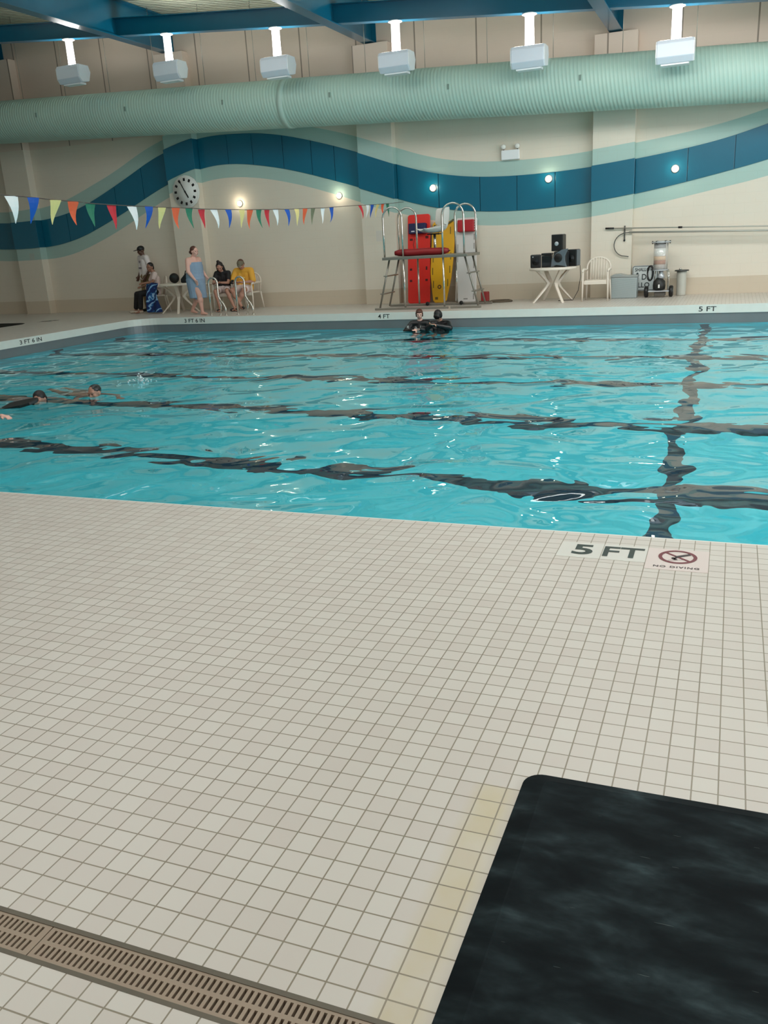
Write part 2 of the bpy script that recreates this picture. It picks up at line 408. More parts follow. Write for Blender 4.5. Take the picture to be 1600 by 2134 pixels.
xs = [PX0, -9, -5, 0, 4, PX1]
for a, b in zip(xs[:-1], xs[1:]):
    mb.quad((a, PY0, floor_z(a)), (b, PY0, floor_z(b)), (b, PY1, floor_z(b)), (a, PY1, floor_z(a)))
for i in range(n):
    a, b = POOL[i], POOL[(i + 1) % n]
    mb.quad((*a, floor_z(a[0])-.05), (*b, floor_z(b[0])-.05), (*b, -0.42), (*a, -0.42))
struct('floor_pool', mb.mesh(), g.m)
mb = ring(POOL2, -1.5, -0.42); mb.quad((-23.5, 9, -1.5), (-16.15, 9, -1.5), (-16.15, 17, -1.5), (-23.5, 17, -1.5))
struct('floor_second_pool', mb.mesh(), g.m)

# ------------------------------------------------------------------ water
g = NT('pool_water'); x, y, z = g.xyz()
wn = g.noise(0.8, 1.0, dist=0.5); w2 = g.noise(1.35, 1.0, dist=0.8); w3 = g.noise(4.2, 1.0, dist=0.6)
h = g.math('ADD', g.math('MULTIPLY', wn, 0.10), g.math('ADD', g.math('MULTIPLY', w2, 0.062), g.math('MULTIPLY', w3, 0.0036)))
bp = g.n('Bump'); bp.inputs['Strength'].default_value = 1.0; bp.inputs['Distance'].default_value = 1.0; g.l(h, bp.inputs['Height'])
gl = g.n('BsdfGlass'); gl.inputs['IOR'].default_value = 1.333; gl.inputs['Roughness'].default_value = 0.0; gl.inputs['Color'].default_value = (0.93, 0.995, 1.0, 1)
g.l(bp.outputs[0], gl.inputs['Normal']); g.t.nodes.remove(g.b); g.l(gl.outputs[0], g.out.inputs['Surface'])
WATER = g.m
me = holed(WZ, POOL, [], 'water'); wtr = new('pool_water', me, WATER); tag(wtr, 'rippling turquoise water filling the big pool', 'water', kind='stuff')
me = holed(WZ, POOL2, [], 'water'); wt2 = new('pool_water', me, WATER); tag(wt2, 'dark sliver of water of the second pool at the far left', 'water', kind='stuff')

# ================================================================== roof steel, duct, luminaires
def steel_blue():
    g = NT('blue_steel_paint'); g.xyz()
    g.l(g.mix(g.noise(1.5, 3), s2l((0, 84, 112)), s2l((6, 100, 130))), g.b.inputs['Base Color']); g.b.inputs['Roughness'].default_value = 0.3
    g.b.inputs['Coat Weight'].default_value = 0.3; return g.m
BLUE = steel_blue()
GX = (-18.6, -13.25, -7.9, -2.5, 2.85)
GL = ('blue steel roof girder ending at the wall at the far upper left corner', 'blue steel roof girder reaching the wall above the pennants and the clock',
      'blue steel roof girder reaching the wall above the middle pilaster', 'blue steel roof girder reaching the wall above the right-hand pilaster', 'blue steel roof girder beyond the right edge of the picture')
for gx, lab in zip(GX, GL):
    z = girder_z(gx); t = thing('roof_girder', lab, 'beam', (gx, 8, z), group='blue roof girders')
    y0, y1 = YN + 0.02 - 8, WY - 0.01 - 8
    put('web', MB().box((-0.012, y0, 0.02), (0.012, y1, 0.76)), BLUE, t)
    put('bottom_flange', MB().box((-0.13, y0, 0.0), (0.13, y1, 0.02)), BLUE, t)
    put('top_flange', MB().box((-0.13, y0, 0.76), (0.13, y1, 0.78)), BLUE, t)
    put('end_plate', MB().box((-0.13, y1 - 0.02, 0.02), (0.13, y1, 0.76)), BLUE, t)
PLX = [X0] + list(GX) + [X1]
PLL = ('blue roof purlin in the bay outside the left edge of the picture', 'blue roof purlin at the upper left, carrying the two leftmost hanging lights', 'blue roof purlin carrying the third and fourth hanging lights from the left',
       'blue roof purlin carrying the fifth hanging light and one beside it', 'blue roof purlin at the upper right, carrying the rightmost hanging light', 'blue roof purlin in the bay outside the right edge of the picture')
for i in range(6):
    a = PLX[i] + (0.015 if i else 0.0); b = PLX[i + 1] - (0.015 if i < 5 else 0.0)
    za, zb = girder_z(a) + 0.035, girder_z(b) + 0.035
    t = thing('roof_purlin', PLL[i], 'beam', ((a + b) / 2, 18, 0), group='blue roof purlins'); cx = (a + b) / 2
    def slab(y0, y1, d0, d1):
        m_ = MB(); m_._add([(a-cx, y0, za+d0), (b-cx, y0, zb+d0), (b-cx, y1, zb+d0), (a-cx, y1, za+d0), (a-cx, y0, za+d1), (b-cx, y0, zb+d1), (b-cx, y1, zb+d1), (a-cx, y1, za+d1)],
            [(3,2,1,0),(4,5,6,7),(0,1,5,4),(1,2,6,5),(2,3,7,6),(3,0,4,7)]); return m_
    put('web', slab(-0.01, 0.01, 0.015, 0.345), BLUE, t)
    put('bottom_flange', slab(-0.1, 0.1, 0.0, 0.015), BLUE, t)
    put('top_flange', slab(-0.1, 0.1, 0.345, 0.36), BLUE, t)

# the hanging lights: bright blade stem, housing like a wedge-shaped box, lit aperture on top
WHITE = mat('white_enamel', (236, 238, 240), 0.35, var=0.03)
LXS = (-14.6, -11.93, -9.24, -6.56, -3.86, -1.2)
LLB = ('leftmost of the six white lights hanging below the blue purlin', 'second white hanging light from the left, just right of the first blue girder', 'white hanging light above the top of the wave, third from the left',
       'white hanging light just right of the second girder, above the lifeguard stand', 'white hanging light just left of the third girder, fifth from the left', 'rightmost of the six white lights hanging below the purlin')
ORD = ''
lum0 = None
def make_luminaire():
    t = thing('hanging_luminaire', '', 'hanging light', (0, 0, 0))
    put('mounting_plate', MB().lathe([(0.10, -0.03), (0.14, -0.015), (0.14, 0.0)], seg=20), WHITE, t)
    m_ = MB(); m_.box((-0.085, -0.03, -0.57), (0.085, 0.03, -0.03)); put('stem', m_, mat('stem_uplight_glow', (250, 252, 255), 0.3, var=0.01, emit=(255, 250, 246), estr=0.8), t, bevel=0.008)  # stem is no lamp; its emission stands in for uplight falling on it
    prof = [(-0.17, -0.56), (0.15, -0.56), (0.21, -0.70), (0.13, -0.90), (-0.13, -0.94), (-0.22, -0.84), (-0.22, -0.62)]
    put('housing', MB().prism(prof, 'x', -0.31, 0.31), mat('luminaire_grey_white', (214, 220, 230), 0.4, var=0.02), t, bevel=0.01)
    for xa_, xb_ in ((0.311, 0.33), (-0.33, -0.311)): put('end_cap', MB().prism([(p[0] * 0.93, p[1] * 0.96 - 0.03) for p in prof], 'x', xa_, xb_), WHITE, t)
    put('lens_rim', MB().box((-0.24, -0.11, -0.965), (0.24, 0.10, -0.925)), WHITE, t)
    for xa_, xb_ in ((-0.27, -0.10), (0.10, 0.27)): put('lamp_aperture', MB().box((xa_, -0.13, -0.559), (xb_, 0.12, -0.553)), mat('lamp_glow', (255, 250, 240), 0.5, emit=(255, 248, 238), estr=6.0), t)
    return t
def dup(root, loc, rz=None, label=None, group=None):
    r = root.copy(); COL.objects.link(r); r.location = loc
    if rz is not None: r.rotation_euler = (0, 0, rz)
    if label: r['label'] = label
    if group: r['group'] = group
    for ch in list(root.children):
        c = ch.copy(); COL.objects.link(c); c.parent = r
        for gch in ch.children:
            d = gch.copy(); COL.objects.link(d); d.parent = c
    return r
for i, (lx, lab) in enumerate(zip(LXS, LLB)):
    p = (lx, 18.0, girder_z(lx) + 0.033)
    if i == 0: lum0 = make_luminaire(); lum0.location = p; lum0['label'] = lab; lum0['group'] = 'white lights hanging from the purlin'; r_ = lum0
    else: r_ = dup(lum0, p, label=lab)
    l = bpy.data.lights.new('uplight', 'AREA'); l.shape = 'RECTANGLE'; l.size = 0.55; l.size_y = 0.25; l.energy = 30; l.color = (1, 0.98, 0.94)
    o = bpy.data.objects.new('uplight', l); COL.objects.link(o); o.location = (lx, 17.99, p[2] - 0.545); o.rotation_euler = (R(180), 0, 0)

# green spiral duct
g = NT('duct_fabric'); x, y, z = g.xyz()
wv = g.math('SINE', g.math('MULTIPLY', g.math('ADD', x, g.math('MULTIPLY', z, 0.12)), 84.0))
k = g.math('POWER', g.math('MAXIMUM', wv, 0.0), 6.0)
cc = g.mix(g.noise(0.5, 3), s2l((166, 196, 182)), s2l((180, 208, 196)))
g.l(g.mix(g.math('MULTIPLY', k, 0.35), cc, s2l((212, 228, 214))), g.b.inputs['Base Color']); g.b.inputs['Roughness'].default_value = 0.5
bp = g.n('Bump'); bp.inputs['Distance'].default_value = 0.005; bp.inputs['Strength'].default_value = 0.6; g.l(wv, bp.inputs['Height']); g.l(bp.outputs[0], g.b.inputs['Normal'])
DUCT = g.m
DY = 19.0; DR_ = 0.505
t = thing('air_duct', 'pale green round air duct running along the whole far wall', 'duct', (-7, DY, duct_z(-7)))
def dl(x): return (x + 7, 0, duct_z(x) - duct_z(-7))
tubem = MB(); xs_ = [X0 + 0.01 + i * (X1 - X0 - 0.02) / 60 for i in range(61)]; tubem.tube([dl(x) for x in xs_], DR_, seg=48); put('duct_body', tubem, DUCT, t)
for cxx in (-9.55, -20.0, 3.0):
    put('collar', MB().tube([dl(cxx - 0.07), dl(cxx + 0.07)], DR_ + 0.012, seg=48), mat('duct_collar', (178, 204, 192), 0.5), t)
for i in range(16):
    hx = -20.2 + 1.35 * i + 0.4; zz = duct_z(hx) + DR_ - duct_z(-7)
    put('hanger_wire', MB().tube([(hx + 7, 0.0, zz - 0.01), (hx + 7, 0.0, roof_z(hx) - duct_z(-7) - 0.0)], 0.006, seg=5), mat('wire', (150, 150, 140), 0.5, 0.6), t)
for i in range(7):
    hx = -19.0 + 2.67 * i; zc = duct_z(hx) - duct_z(-7)
    put('hanger_clip', MB().box((hx + 7 - 0.02, -DR_ - 0.012, zc + 0.0), (hx + 7 + 0.02, -DR_ + 0.01, zc + 0.10)), mat('clip', (120, 140, 130), 0.6), t)

# ================================================================== dark blue wave panels on the wall
g = NT('wave_panel_blue'); g.xyz()
g.l(g.mix(g.noise(0.8, 2), s2l((0, 96, 122)), s2l((2, 108, 136))), g.b.inputs['Base Color']); g.b.inputs['Roughness'].default_value = 0.28; g.b.inputs['Coat Weight'].default_value = 0.4
WP = g.m
PIL = [(-18.98, -18.12), (-13.61, -12.75), (-8.29, -7.43), (-2.91, -2.05)]
seams = [-23.5, -22.5, -21.5, -20.5, -19.8, -18.98, -18.12, -17.2, -16.35, -15.48, -14.56, -13.61, -12.75, -11.9, -11.2, -10.36, -9.6, -9.0, -8.29, -7.43, -6.42, -5.44, -4.59, -3.74, -2.91, -2.05, -1.0, -0.1, 0.85, 1.9, 2.9]
def where(x):
    if x < -19: return 'at the far left edge of the wave'
    if x < -15.8: return 'in the low left trough of the wave'
    if x < -13.6: return 'on the slope rising to the clock'
    if x < -12.7: return 'across the pilaster above the clock'
    if x < -10.8: return 'at the left crest of the wave'
    if x < -8.3: return 'on the slope falling from the crest'
    if x < -7.4: return 'across the pilaster left of the lifeguard stand'
    if x < -5.4: return 'above the lifeguard stand'
    if x < -2.9: return 'in the middle trough above the speakers'
    if x < -2.0: return 'across the pilaster above the white chair'
    return 'rising to the right above the wall poles'
grp = {}
for a, b in zip(seams[:-1], seams[1:]): grp.setdefault(where((a + b) / 2), []).append((a, b))
for wh, lst in grp.items():
    n = len(lst)
    for i, (a, b) in enumerate(lst):
        yf = WY - 0.25 if any(abs((a + b) / 2 - (p + q) / 2) < 0.2 for p, q in PIL) else WY
        a2, b2 = a + (0.008 if yf == WY else -0.014), b - (0.008 if yf == WY else -0.014)
        N = 8; top = []; bot = []
        for j in range(N + 1):
            xx = a2 + (b2 - a2) * j / N; top.append((xx, interp(DTs, xx))); bot.append((xx, interp(DBs, xx)))
        poly = bot + top[::-1]
        pos = '' if n == 1 else (', left one' if n == 2 and i == 0 else ', right one' if n == 2 else ', number %d from the left there' % (i + 1))
        if n == 3: pos = (', left of three', ', middle of three', ', right of three')[i]
        if n == 4: pos = (', leftmost of four', ', second of four', ', third of four', ', rightmost of four')[i]
        if n == 5: pos = (', leftmost of five', ', second of five', ', middle of five', ', fourth of five', ', rightmost of five')[i]
        o = put('wave_panel', MB().prism(poly, 'y', yf - 0.022, yf - 0.001), WP, bevel=0.004)
        tag(o, 'dark blue wall panel ' + wh + pos, 'wall panel', 'dark blue panels of the wall wave')

# round lamps in a row on the wall
LAMPW = ((-11.7, 'round glowing wall lamp on the bare wall right of the clock'), (-8.94, 'round glowing wall lamp on the bare wall above the red pennant'), (-6.55, 'round glowing wall lamp on the blue wave above the lifeguard stand'),
         (-3.88, 'round glowing wall lamp on the blue wave above the speakers'), (-1.24, 'round glowing wall lamp at the right end of the blue wave'))
for i, (lx, lab) in enumerate(LAMPW):
    yf = WY - (0.0 if i < 2 else 0.022)
    t = thing('wall_lamp', lab, 'lamp', (lx, yf, 2.56), group='round lamps in a row on the far wall')
    put('mounting_ring', MB().lathe([(0.075, -0.03), (0.08, -0.015), (0.08, 0.0)], axis='y', seg=24), mat('lamp_ring', (210, 205, 195), 0.4), t)
    put('lens', MB().ball((0, -0.03, 0), 0.066, 0.03, 0.066), mat('lens_glow', (255, 246, 224), 0.4, emit=(255, 240, 205), estr=3.5), t)
    l = bpy.data.lights.new('lamp_light', 'POINT'); l.energy = 3.0; l.color = (1, 0.86, 0.64); l.shadow_soft_size = 0.05
    o = bpy.data.objects.new('lamp_light', l); COL.objects.link(o); o.location = (lx, yf - 0.16, 2.58)

# emergency light with two heads
t = thing('emergency_light', 'white emergency light box with two round heads high on the wall', 'emergency light', (-4.72, WY, 3.12))
put('box', MB().box((-0.2, -0.1, -0.1), (0.2, 0, 0.1)), WHITE, t, bevel=0.012)
for dx in (-0.15, 0.16):
    h_ = put('lamp_head', MB().lathe([(0.02, -0.06), (0.05, -0.05), (0.055, 0.02), (0.03, 0.05)], axis='y', center=(dx, -0.08, 0.17), seg=16), mat('lamp_head_white', (232, 232, 226), 0.25), t)
    put('bracket', MB().box((dx - 0.012, -0.07, 0.09), (dx + 0.012, -0.05, 0.13)), mat('bracket_grey', (90, 90, 88), 0.5), h_)

# clock
BLACK = mat('black_plastic', (16, 17, 18), 0.45)
CK = WY - 0.25
t = thing('wall_clock', 'large round white clock with black hour marks on the left pilaster', 'clock', (-13.08, CK, 2.93))
put('clock_case', MB().lathe([(0.385, -0.05), (0.40, -0.03), (0.40, 0.0)], axis='y', seg=16), mat('clock_case_white', (222, 226, 222), 0.4), t)
fc = put('clock_face', MB().lathe([(0.36, -0.056), (0.36, -0.05)], axis='y', seg=40), mat('clock_face_white', (232, 234, 230), 0.5), t)
for h in range(12):
    mb = MB()
    a = R(90 - 30 * h); M = Matrix.Translation((0.29 * math.cos(a), 0, 0.29 * math.sin(a))) @ Matrix.Rotation(-a, 4, 'Y')
    mb.box((-0.035, -0.062, -0.028), (0.035, -0.057, 0.028), M); put('hour_mark', mb, BLACK, t)
mb = MB(); a = R(-62); mb.box((-0.03, -0.072, -0.016), (0.17, -0.066, 0.016), Matrix.Rotation(-a, 4, 'Y')); put('hour_hand', mb, BLACK, t)
mb = MB(); a = R(116); mb.box((-0.03, -0.08, -0.011), (0.25, -0.074, 0.011), Matrix.Rotation(-a, 4, 'Y')); put('minute_hand', mb, BLACK, t)
put('clock_hub', MB().lathe([(0.02, -0.084), (0.02, -0.06)], axis='y', seg=12), BLACK, t)

# paper notices
o = put('notice', MB().box((-0.11, -0.004, -0.12), (0.11, 0, 0.12)), mat('notice_paper', (214, 208, 198), 0.6), loc=(-7.83, CK, 1.58)); tag(o, 'pale notice on the pilaster left of the lifeguard stand', 'notice')
o = put('notice', MB().box((-0.09, -0.004, -0.09), (0.09, 0, 0.09)), mat('notice_paper2', (176, 190, 182), 0.6), loc=(-18.45, CK, 1.58)); tag(o, 'small pale notice on the far left pilaster under the wave', 'notice')

# ================================================================== pennant line over the pool
FX = -7.3
FY = [(7.68, 2.17, 'w'), (7.98, 2.16, 'b'), (8.33, 2.14, 'y'), (8.65, 2.13, 'o'), (8.98, 2.11, 'g'), (9.38, 2.1, 'r'), (9.76, 2.09, 'w'), (10.09, 2.09, 'b'), (10.37, 2.08, 'y'), (10.72, 2.08, 'o'), (11.09, 2.08, 'g'), (11.43, 2.07, 'r'),
      (11.74, 2.07, 'w'), (12.11, 2.07, 'b'), (12.49, 2.07, 'y'), (12.77, 2.07, 'o'), (13.11, 2.08, 'g'), (13.42, 2.08, 'r'), (13.71, 2.09, 'w'), (14.08, 2.09, 'b'), (14.41, 2.1, 'y'), (14.76, 2.11, 'o'), (15.14, 2.12, 'k'), (15.62, 2.13, 'w'), (16.02, 2.15, 'b'),
      (17.39, 2.2, 'r'), (17.76, 2.21, 'w'), (18.01, 2.22, 'b'), (18.4, 2.23, 'y'), (18.75, 2.25, 'o'), (19.07, 2.26, 'g')]
FC = {'w': ('white_pennant', (250, 252, 252)), 'b': ('blue_pennant', (20, 88, 190)), 'y': ('yellow_pennant', (250, 228, 150)), 'o': ('orange_pennant', (248, 104, 62)), 'g': ('green_pennant', (44, 128, 98)), 'r': ('red_pennant', (214, 40, 56)), 'k': ('olive_pennant', (120, 124, 98))}
CN = {'w': 'white', 'b': 'blue', 'y': 'pale yellow', 'o': 'orange', 'g': 'green', 'r': 'red', 'k': 'olive'}
def rope_z(y):
    p = [(3.2, 2.45)] + [(a, b) for a, b, c in FY] + [(WY, 2.31)]
    return interp(p, y)
t = thing('pennant_line', 'rope with a row of coloured triangular pennants hanging over the pool', 'pennants', (FX, 12, 0))
ys = [4.3 + (WY - 0.01 - 4.3) * i / 60 for i in range(61)]
put('rope', MB().tube([(0, yy - 12, rope_z(yy)) for yy in ys], 0.006, seg=6), mat('rope', (96, 84, 78), 0.8), t)
FY2 = [(7.33, 2.19, 'g'), (7.0, 2.21, 'r')] 
for i, (fy, fz, c) in enumerate(FY):
    tw = random.uniform(-0.05, 0.05); curl = 0.16 if c in 'kw' and fy > 15 and fy < 16 else random.uniform(-0.02, 0.03)
    if 15.9 < fy < 16.2: curl = 0.13
    wd = 0.088 if i % 3 else 0.095; hh = 0.27 + random.uniform(-0.01, 0.02); N = 5; vs = []; fs = []
    for j in range(N + 1):
        s_ = j / N; hw = wd * (1 - s_) + 0.004
        xo = tw * s_ + 0.03 * math.sin(s_ * 3 + i); zz = fz - 0.004 - hh * s_; yo = fy - 12 - curl * s_ * s_
        vs += [(xo - 0.001, yo - hw, zz), (xo - 0.001, yo + hw, zz), (xo + 0.012 * (1 - s_), yo, zz)]
    for j in range(N): fs += [(3*j, 3*j+2, 3*j+5, 3*j+3), (3*j+2, 3*j+1, 3*j+4, 3*j+5), (3*j+3, 3*j+4, 3*j+1, 3*j)]
    mb = MB(); mb._add(vs, fs)
    o = put('pennant', mb, mat(FC[c][0], FC[c][1], 0.55, var=0.02), t); o['label'] = CN[c] + ' triangular pennant'

# ================================================================== lettering on coping and deck
INK = mat('black_lettering', (44, 48, 48), 0.5)
def coping_text(body, x, y, wdt, hgt, rz=0.0, lab=''):
    o = new('depth_marking', fit(text_mesh(body, 1, 0.012, 0.0), wdt, hgt), INK, loc=(x, y, -0.078)); o.rotation_euler = (0, 0, rz)
    tag(o, lab, 'depth marking'); return o
yf = PY1 - 0.014
coping_text('5 FT', -0.39, yf, 0.31, 0.09, lab='black depth marking 5 FT on the far coping at the right')
coping_text('4 FT', -6.92, yf, 0.27, 0.09, lab='black depth marking 4 FT on the far coping left of the stand')
coping_text('3 FT 6 IN', -11.72, yf, 0.56, 0.09, lab='black depth marking 3 FT 6 IN on the far coping below the stair rails')
o = coping_text('3 FT 6 IN', PX0 + 0.014, 13.82, 0.62, 0.085, R(90), lab='black depth marking 3 FT 6 IN on the left end of the pool')
me = lay(fit(text_mesh('4 FT', 1, 0.03), 0.34, 0.46)); o = new('depth_marking', me, INK, loc=(-16.0, 17.35, 0.002)); tag(o, 'small black marking 4 FT beside the second pool at far left', 'depth marking')

def tile_plate(name, x0, x1, y0, y1, m, lab, cat):
    t = thing(name, lab, cat, ((x0 + x1) / 2, (y0 + y1) / 2, 0)); w_, d_ = (x1 - x0) / 2 - 0.0015, (y1 - y0) / 2 - 0.0015
    put('tile', MB().box((-w_, -d_, -0.004), (w_, d_, 0.0012)), m, t); return t
PT = mat('marker_tile_white', (216, 214, 206), 0.3, var=0.03)
DK = mat('marker_ink_green_black', (34, 50, 44), 0.45)
t = tile_plate('depth_marker_tile', -0.7115, -0.503, 3.863, 4.071, PT, 'pale tile with a black 5 set in the near deck', 'depth marking')
put_ = lay(fit(text_mesh('5', 1, 0.025), 0.098, 0.136)); new('numeral', put_, DK, t, loc=(0.012, 0.006, 0.0024))
t = tile_plate('depth_marker_tile', -0.503, -0.2945, 3.863, 4.071, PT, 'pale tile with black letters FT set in the near deck', 'depth marking')
new('lettering', lay(fit(text_mesh('FT', 1, 0.018), 0.188, 0.136)), DK, t, loc=(-0.004, 0.006, 0.0024))
PK = mat('marker_tile_pinkish', (220, 206, 200), 0.3, var=0.03); RD = mat('sign_dark_red', (112, 44, 52), 0.5)
t = tile_plate('no_diving_tile', -0.2945, -0.0165, 3.793, 4.071, PK, 'pinkish tile with a no diving symbol and words set in the near deck', 'sign')
mb = MB(); N = 40
def ringxy(mb, r0, r1, z, cx, cy, n=40):
    for i in range(n):
        a, b = 2 * math.pi * i / n, 2 * math.pi * (i + 1) / n
        mb.quad((cx + r0*math.cos(a), cy + r0*math.sin(a), z), (cx + r1*math.cos(a), cy + r1*math.sin(a), z), (cx + r1*math.cos(b), cy + r1*math.sin(b), z), (cx + r0*math.cos(b), cy + r0*math.sin(b), z))
ringxy(mb, 0.070, 0.087, 0.0024, 0.0, 0.035)
M = Matrix.Translation((0, 0.035, 0)) @ Matrix.Rotation(R(-42), 4, 'Z'); mb.box((-0.076, -0.007, 0.0013), (0.076, 0.007, 0.0022), M)
put('prohibition_ring', mb, RD, t)
mb = MB(); M = Matrix.Translation((0.0, 0.04, 0)) @ Matrix.Rotation(R(35), 4, 'Z') @ Matrix.Diagonal((1.15, 1.6, 1.9, 1))
mb.box((-0.012, -0.007, 0.0013), (0.055, 0.005, 0.0016), M); mb.box((-0.036, -0.004, 0.0013), (-0.01, 0.004, 0.0016), M @ Matrix.Rotation(R(25), 4, 'Z'))
mb.box((-0.03, -0.022, 0.0013), (-0.02, 0.0, 0.0016), M); mb.lathe([(0.009, 0.0013), (0.009, 0.0016)], center=(-0.018, 0.012, 0), seg=12)
for kx in (-0.03, -0.005, 0.02): mb.box((kx - 0.012, 0.0, 0.0013), (kx + 0.012, 0.003, 0.0016), Matrix.Translation((0, -0.005, 0)) @ Matrix.Rotation(R(18), 4, 'Z'))
put('diver_symbol', mb, mat('symbol_ink', (52, 40, 42), 0.5), t)
new('lettering', lay(fit(text_mesh('NO DIVING', 1, 0.02, font_spacing=1.2), 0.20, 0.022)), mat('symbol_ink', (52, 40, 42)), t, loc=(0, -0.098, 0.0024))

# ================================================================== floor drain and mat
FR = mat('drain_frame_metal', (104, 97, 84), 0.55, 0.2, var=0.2, vscale=12); GRT = mat('drain_grate_tan', (158, 140, 122), 0.5, var=0.12, vscale=9)
t = thing('trench_drain', 'slotted tan trench drain set in a metal frame in the near floor', 'drain', (-1.0, 1.147, 0))
for ya_, yb_ in ((0.0435, 0.056), (-0.057, -0.0455)): put('frame', MB().box((DR[0] + 1, ya_, -0.06), (DR[1] + 1, yb_, 0.0005)), FR, t)
mb = MB(); mb.box((DR[0] + 1, -0.056, -0.10), (DR[1] + 1, 0.056, -0.09)); put('channel', mb, mat('drain_dark', (46, 36, 26), 0.8), t)
P_ = 0.0155
for sx in (-3.394, -2.394, -1.394, -0.394, 0.606):
    mb = MB(); L_ = 1.0 - 0.003; z0, z1 = -0.022, -0.001; x0 = sx + 1.0 + 0.0015
    if sx == 0.606: L_ = 0.99
    for (ya, yb) in ((-0.0452, -0.036), (-0.0055, 0.0055), (0.036, 0.0432)): mb.box((x0, ya, z0), (x0 + L_, yb, z1))
    n_ = int((L_ - 0.02) / P_); 
    for (ya, yb) in ((-0.036, -0.0055), (0.0055, 0.036)): mb.box((x0, ya, z0), (x0 + 0.012, yb, z1)); mb.box((x0 + 0.012 + n_ * P_, ya, z0), (x0 + L_, yb, z1))
    for i in range(n_):
        xx = x0 + 0.012 + i * P_ + 0.0072
        mb.box((xx, -0.036, z0), (xx + P_ - 0.0072, -0.0055, z1)); mb.box((xx, 0.0055, z0), (xx + P_ - 0.0072, 0.036, z1))
    put('grate', mb, GRT, t)
# mat
def mat_mat():
    g = NT('scuffed_black_rubber'); g.xyz()
    mp = g.n('Mapping'); g.l(g.tc, mp.inputs['Vector']); mp.inputs['Scale'].default_value = (1.0, 2.2, 1.0); mp.inputs['Rotation'].default_value = (0, 0, R(25))
    n1 = g.noise(5.0, 8, vec=mp.outputs[0], dist=0.4); n2 = g.noise(24.0, 6, vec=mp.outputs[0])
    f = g.math('MULTIPLY', g.math('POWER', n1, 4.5), g.math('MULTIPLY_ADD', n2, 4.0, 0.4))
    col = g.mix(f, s2l((5, 13, 17)), s2l((66, 82, 86)))
    mp2 = g.n('Mapping'); g.l(g.tc, mp2.inputs['Vector']); mp2.inputs['Scale'].default_value = (3.0, 60.0, 1.0); mp2.inputs['Rotation'].default_value = (0, 0, R(38))
    s_ = g.math('GREATER_THAN', g.noise(3.2, 3, vec=mp2.outputs[0]), 0.735); col = g.mix(g.math('MULTIPLY', s_, 0.35), col, s2l((120, 132, 130)))
    g.l(col, g.b.inputs['Base Color']); g.b.inputs['Roughness'].default_value = 0.75; g.b.inputs['Specular IOR Level'].default_value = 0.12
    bp = g.n('Bump'); bp.inputs['Strength'].default_value = 0.3; bp.inputs['Distance'].default_value = 0.002; g.l(n2, bp.inputs['Height']); g.l(bp.outputs[0], g.b.inputs['Normal'])
    return g.m
out = outline(-0.465, 0.70, 0.35, 2.103, 0.055, 8); inn = outline(-0.405, 0.64, 0.41, 2.063, 0.025, 8)
mb = MB(); n = len(out); v = [(p[0], p[1], 0.001) for p in out] + [(p[0], p[1], 0.005) for p in out] + [(p[0], p[1], 0.017) for p in inn] + [(p[0], p[1], 0.0165) for p in outline(-0.400, 0.635, 0.415, 2.058, 0.022, 8)]
f = [tuple(range(n - 1, -1, -1))] + [(i, (i + 1) % n, n + (i + 1) % n, n + i) for i in range(n)] + [(n + i, n + (i + 1) % n, 2*n + (i + 1) % n, 2*n + i) for i in range(n)] + [(2*n + i, 2*n + (i + 1) % n, 3*n + (i + 1) % n, 3*n + i) for i in range(n)] + [tuple(range(3 * n, 4 * n))]
mb._add(v, f); o = put('floor_mat', mb, mat_mat(), loc=None); tag(o, 'scuffed black rubber mat with a smooth rim lying on the tiles', 'mat')

# ================================================================== lifeguard stand
CHROME = mat('polished_steel_tube', (214, 210, 202), 0.18, 0.9, var=0.02)
BRUSH = mat('brushed_steel', (150, 146, 136), 0.4, 0.7, var=0.06)
SY0, SY1 = 18.06, 19.0
t = thing('lifeguard_stand', 'steel lifeguard stand with looped handrails and side ladders on the far deck', 'lifeguard stand', (-6.18, 18.5, 0))
def P(x, y, z): return (x + 6.18, y - 18.5, z)
for y in (SY0, SY1):
    for (xa, xb, leg) in ((-7.07, -6.64, -6.64), (-5.74, -5.27, -5.74)):
        r = (xb - xa) / 2; cx = (xa + xb) / 2; zt = 2.14 - r
        pts = [P(xa, y, 1.10), P(xa, y, 1.6), P(xa, y, zt)] + [P(q[0], y, q[2]) for q in arc((cx, zt), r, 180, 0, 12)][1:] + [P(xb, y, 1.6), P(xb, y, 1.10)]
        put('handrail', MB().tube(pts, 0.021, seg=12), CHROME, t)
        put('leg', MB().tube([P(leg, y, 1.10), P(leg, y, 0.04)], 0.021, seg=12), CHROME, t)
put('platform', MB().box(P(-7.12, SY0 - 0.04, 1.06), P(-5.20, SY1 + 0.04, 1.12)), BRUSH, t, bevel=0.006)
for sg, xt, xb in ((-1, -7.02, -7.30), (1, -5.30, -5.03)):
    ld = bpy.data.objects.new('side_ladder', None); COL.objects.link(ld); ld.parent = t
    for y in (18.2, 18.8): put('stringer', MB().tube([P(xt, y, 1.06), P(xb, y, 0.03)], 0.02, seg=10), BRUSH, ld)
    for zz in (0.34, 0.72):
        xx = xt + (xb - xt) * (1.06 - zz) / 1.03
        put('tread', MB().box(P(xx - 0.05, 18.16, zz - 0.012), P(xx + 0.05, 18.84, zz + 0.012)), BRUSH, ld, bevel=0.004)
for y in (SY0, SY1):
    put('base_rail', MB().box(P(-7.36, y - 0.03, 0.0), P(-5.66, y + 0.03, 0.045)), BRUSH, t, bevel=0.006)
    put('base_rail', MB().box(P(-5.60, y - 0.03, 0.0), P(-4.93, y + 0.03, 0.045)), BRUSH, t, bevel=0.006)
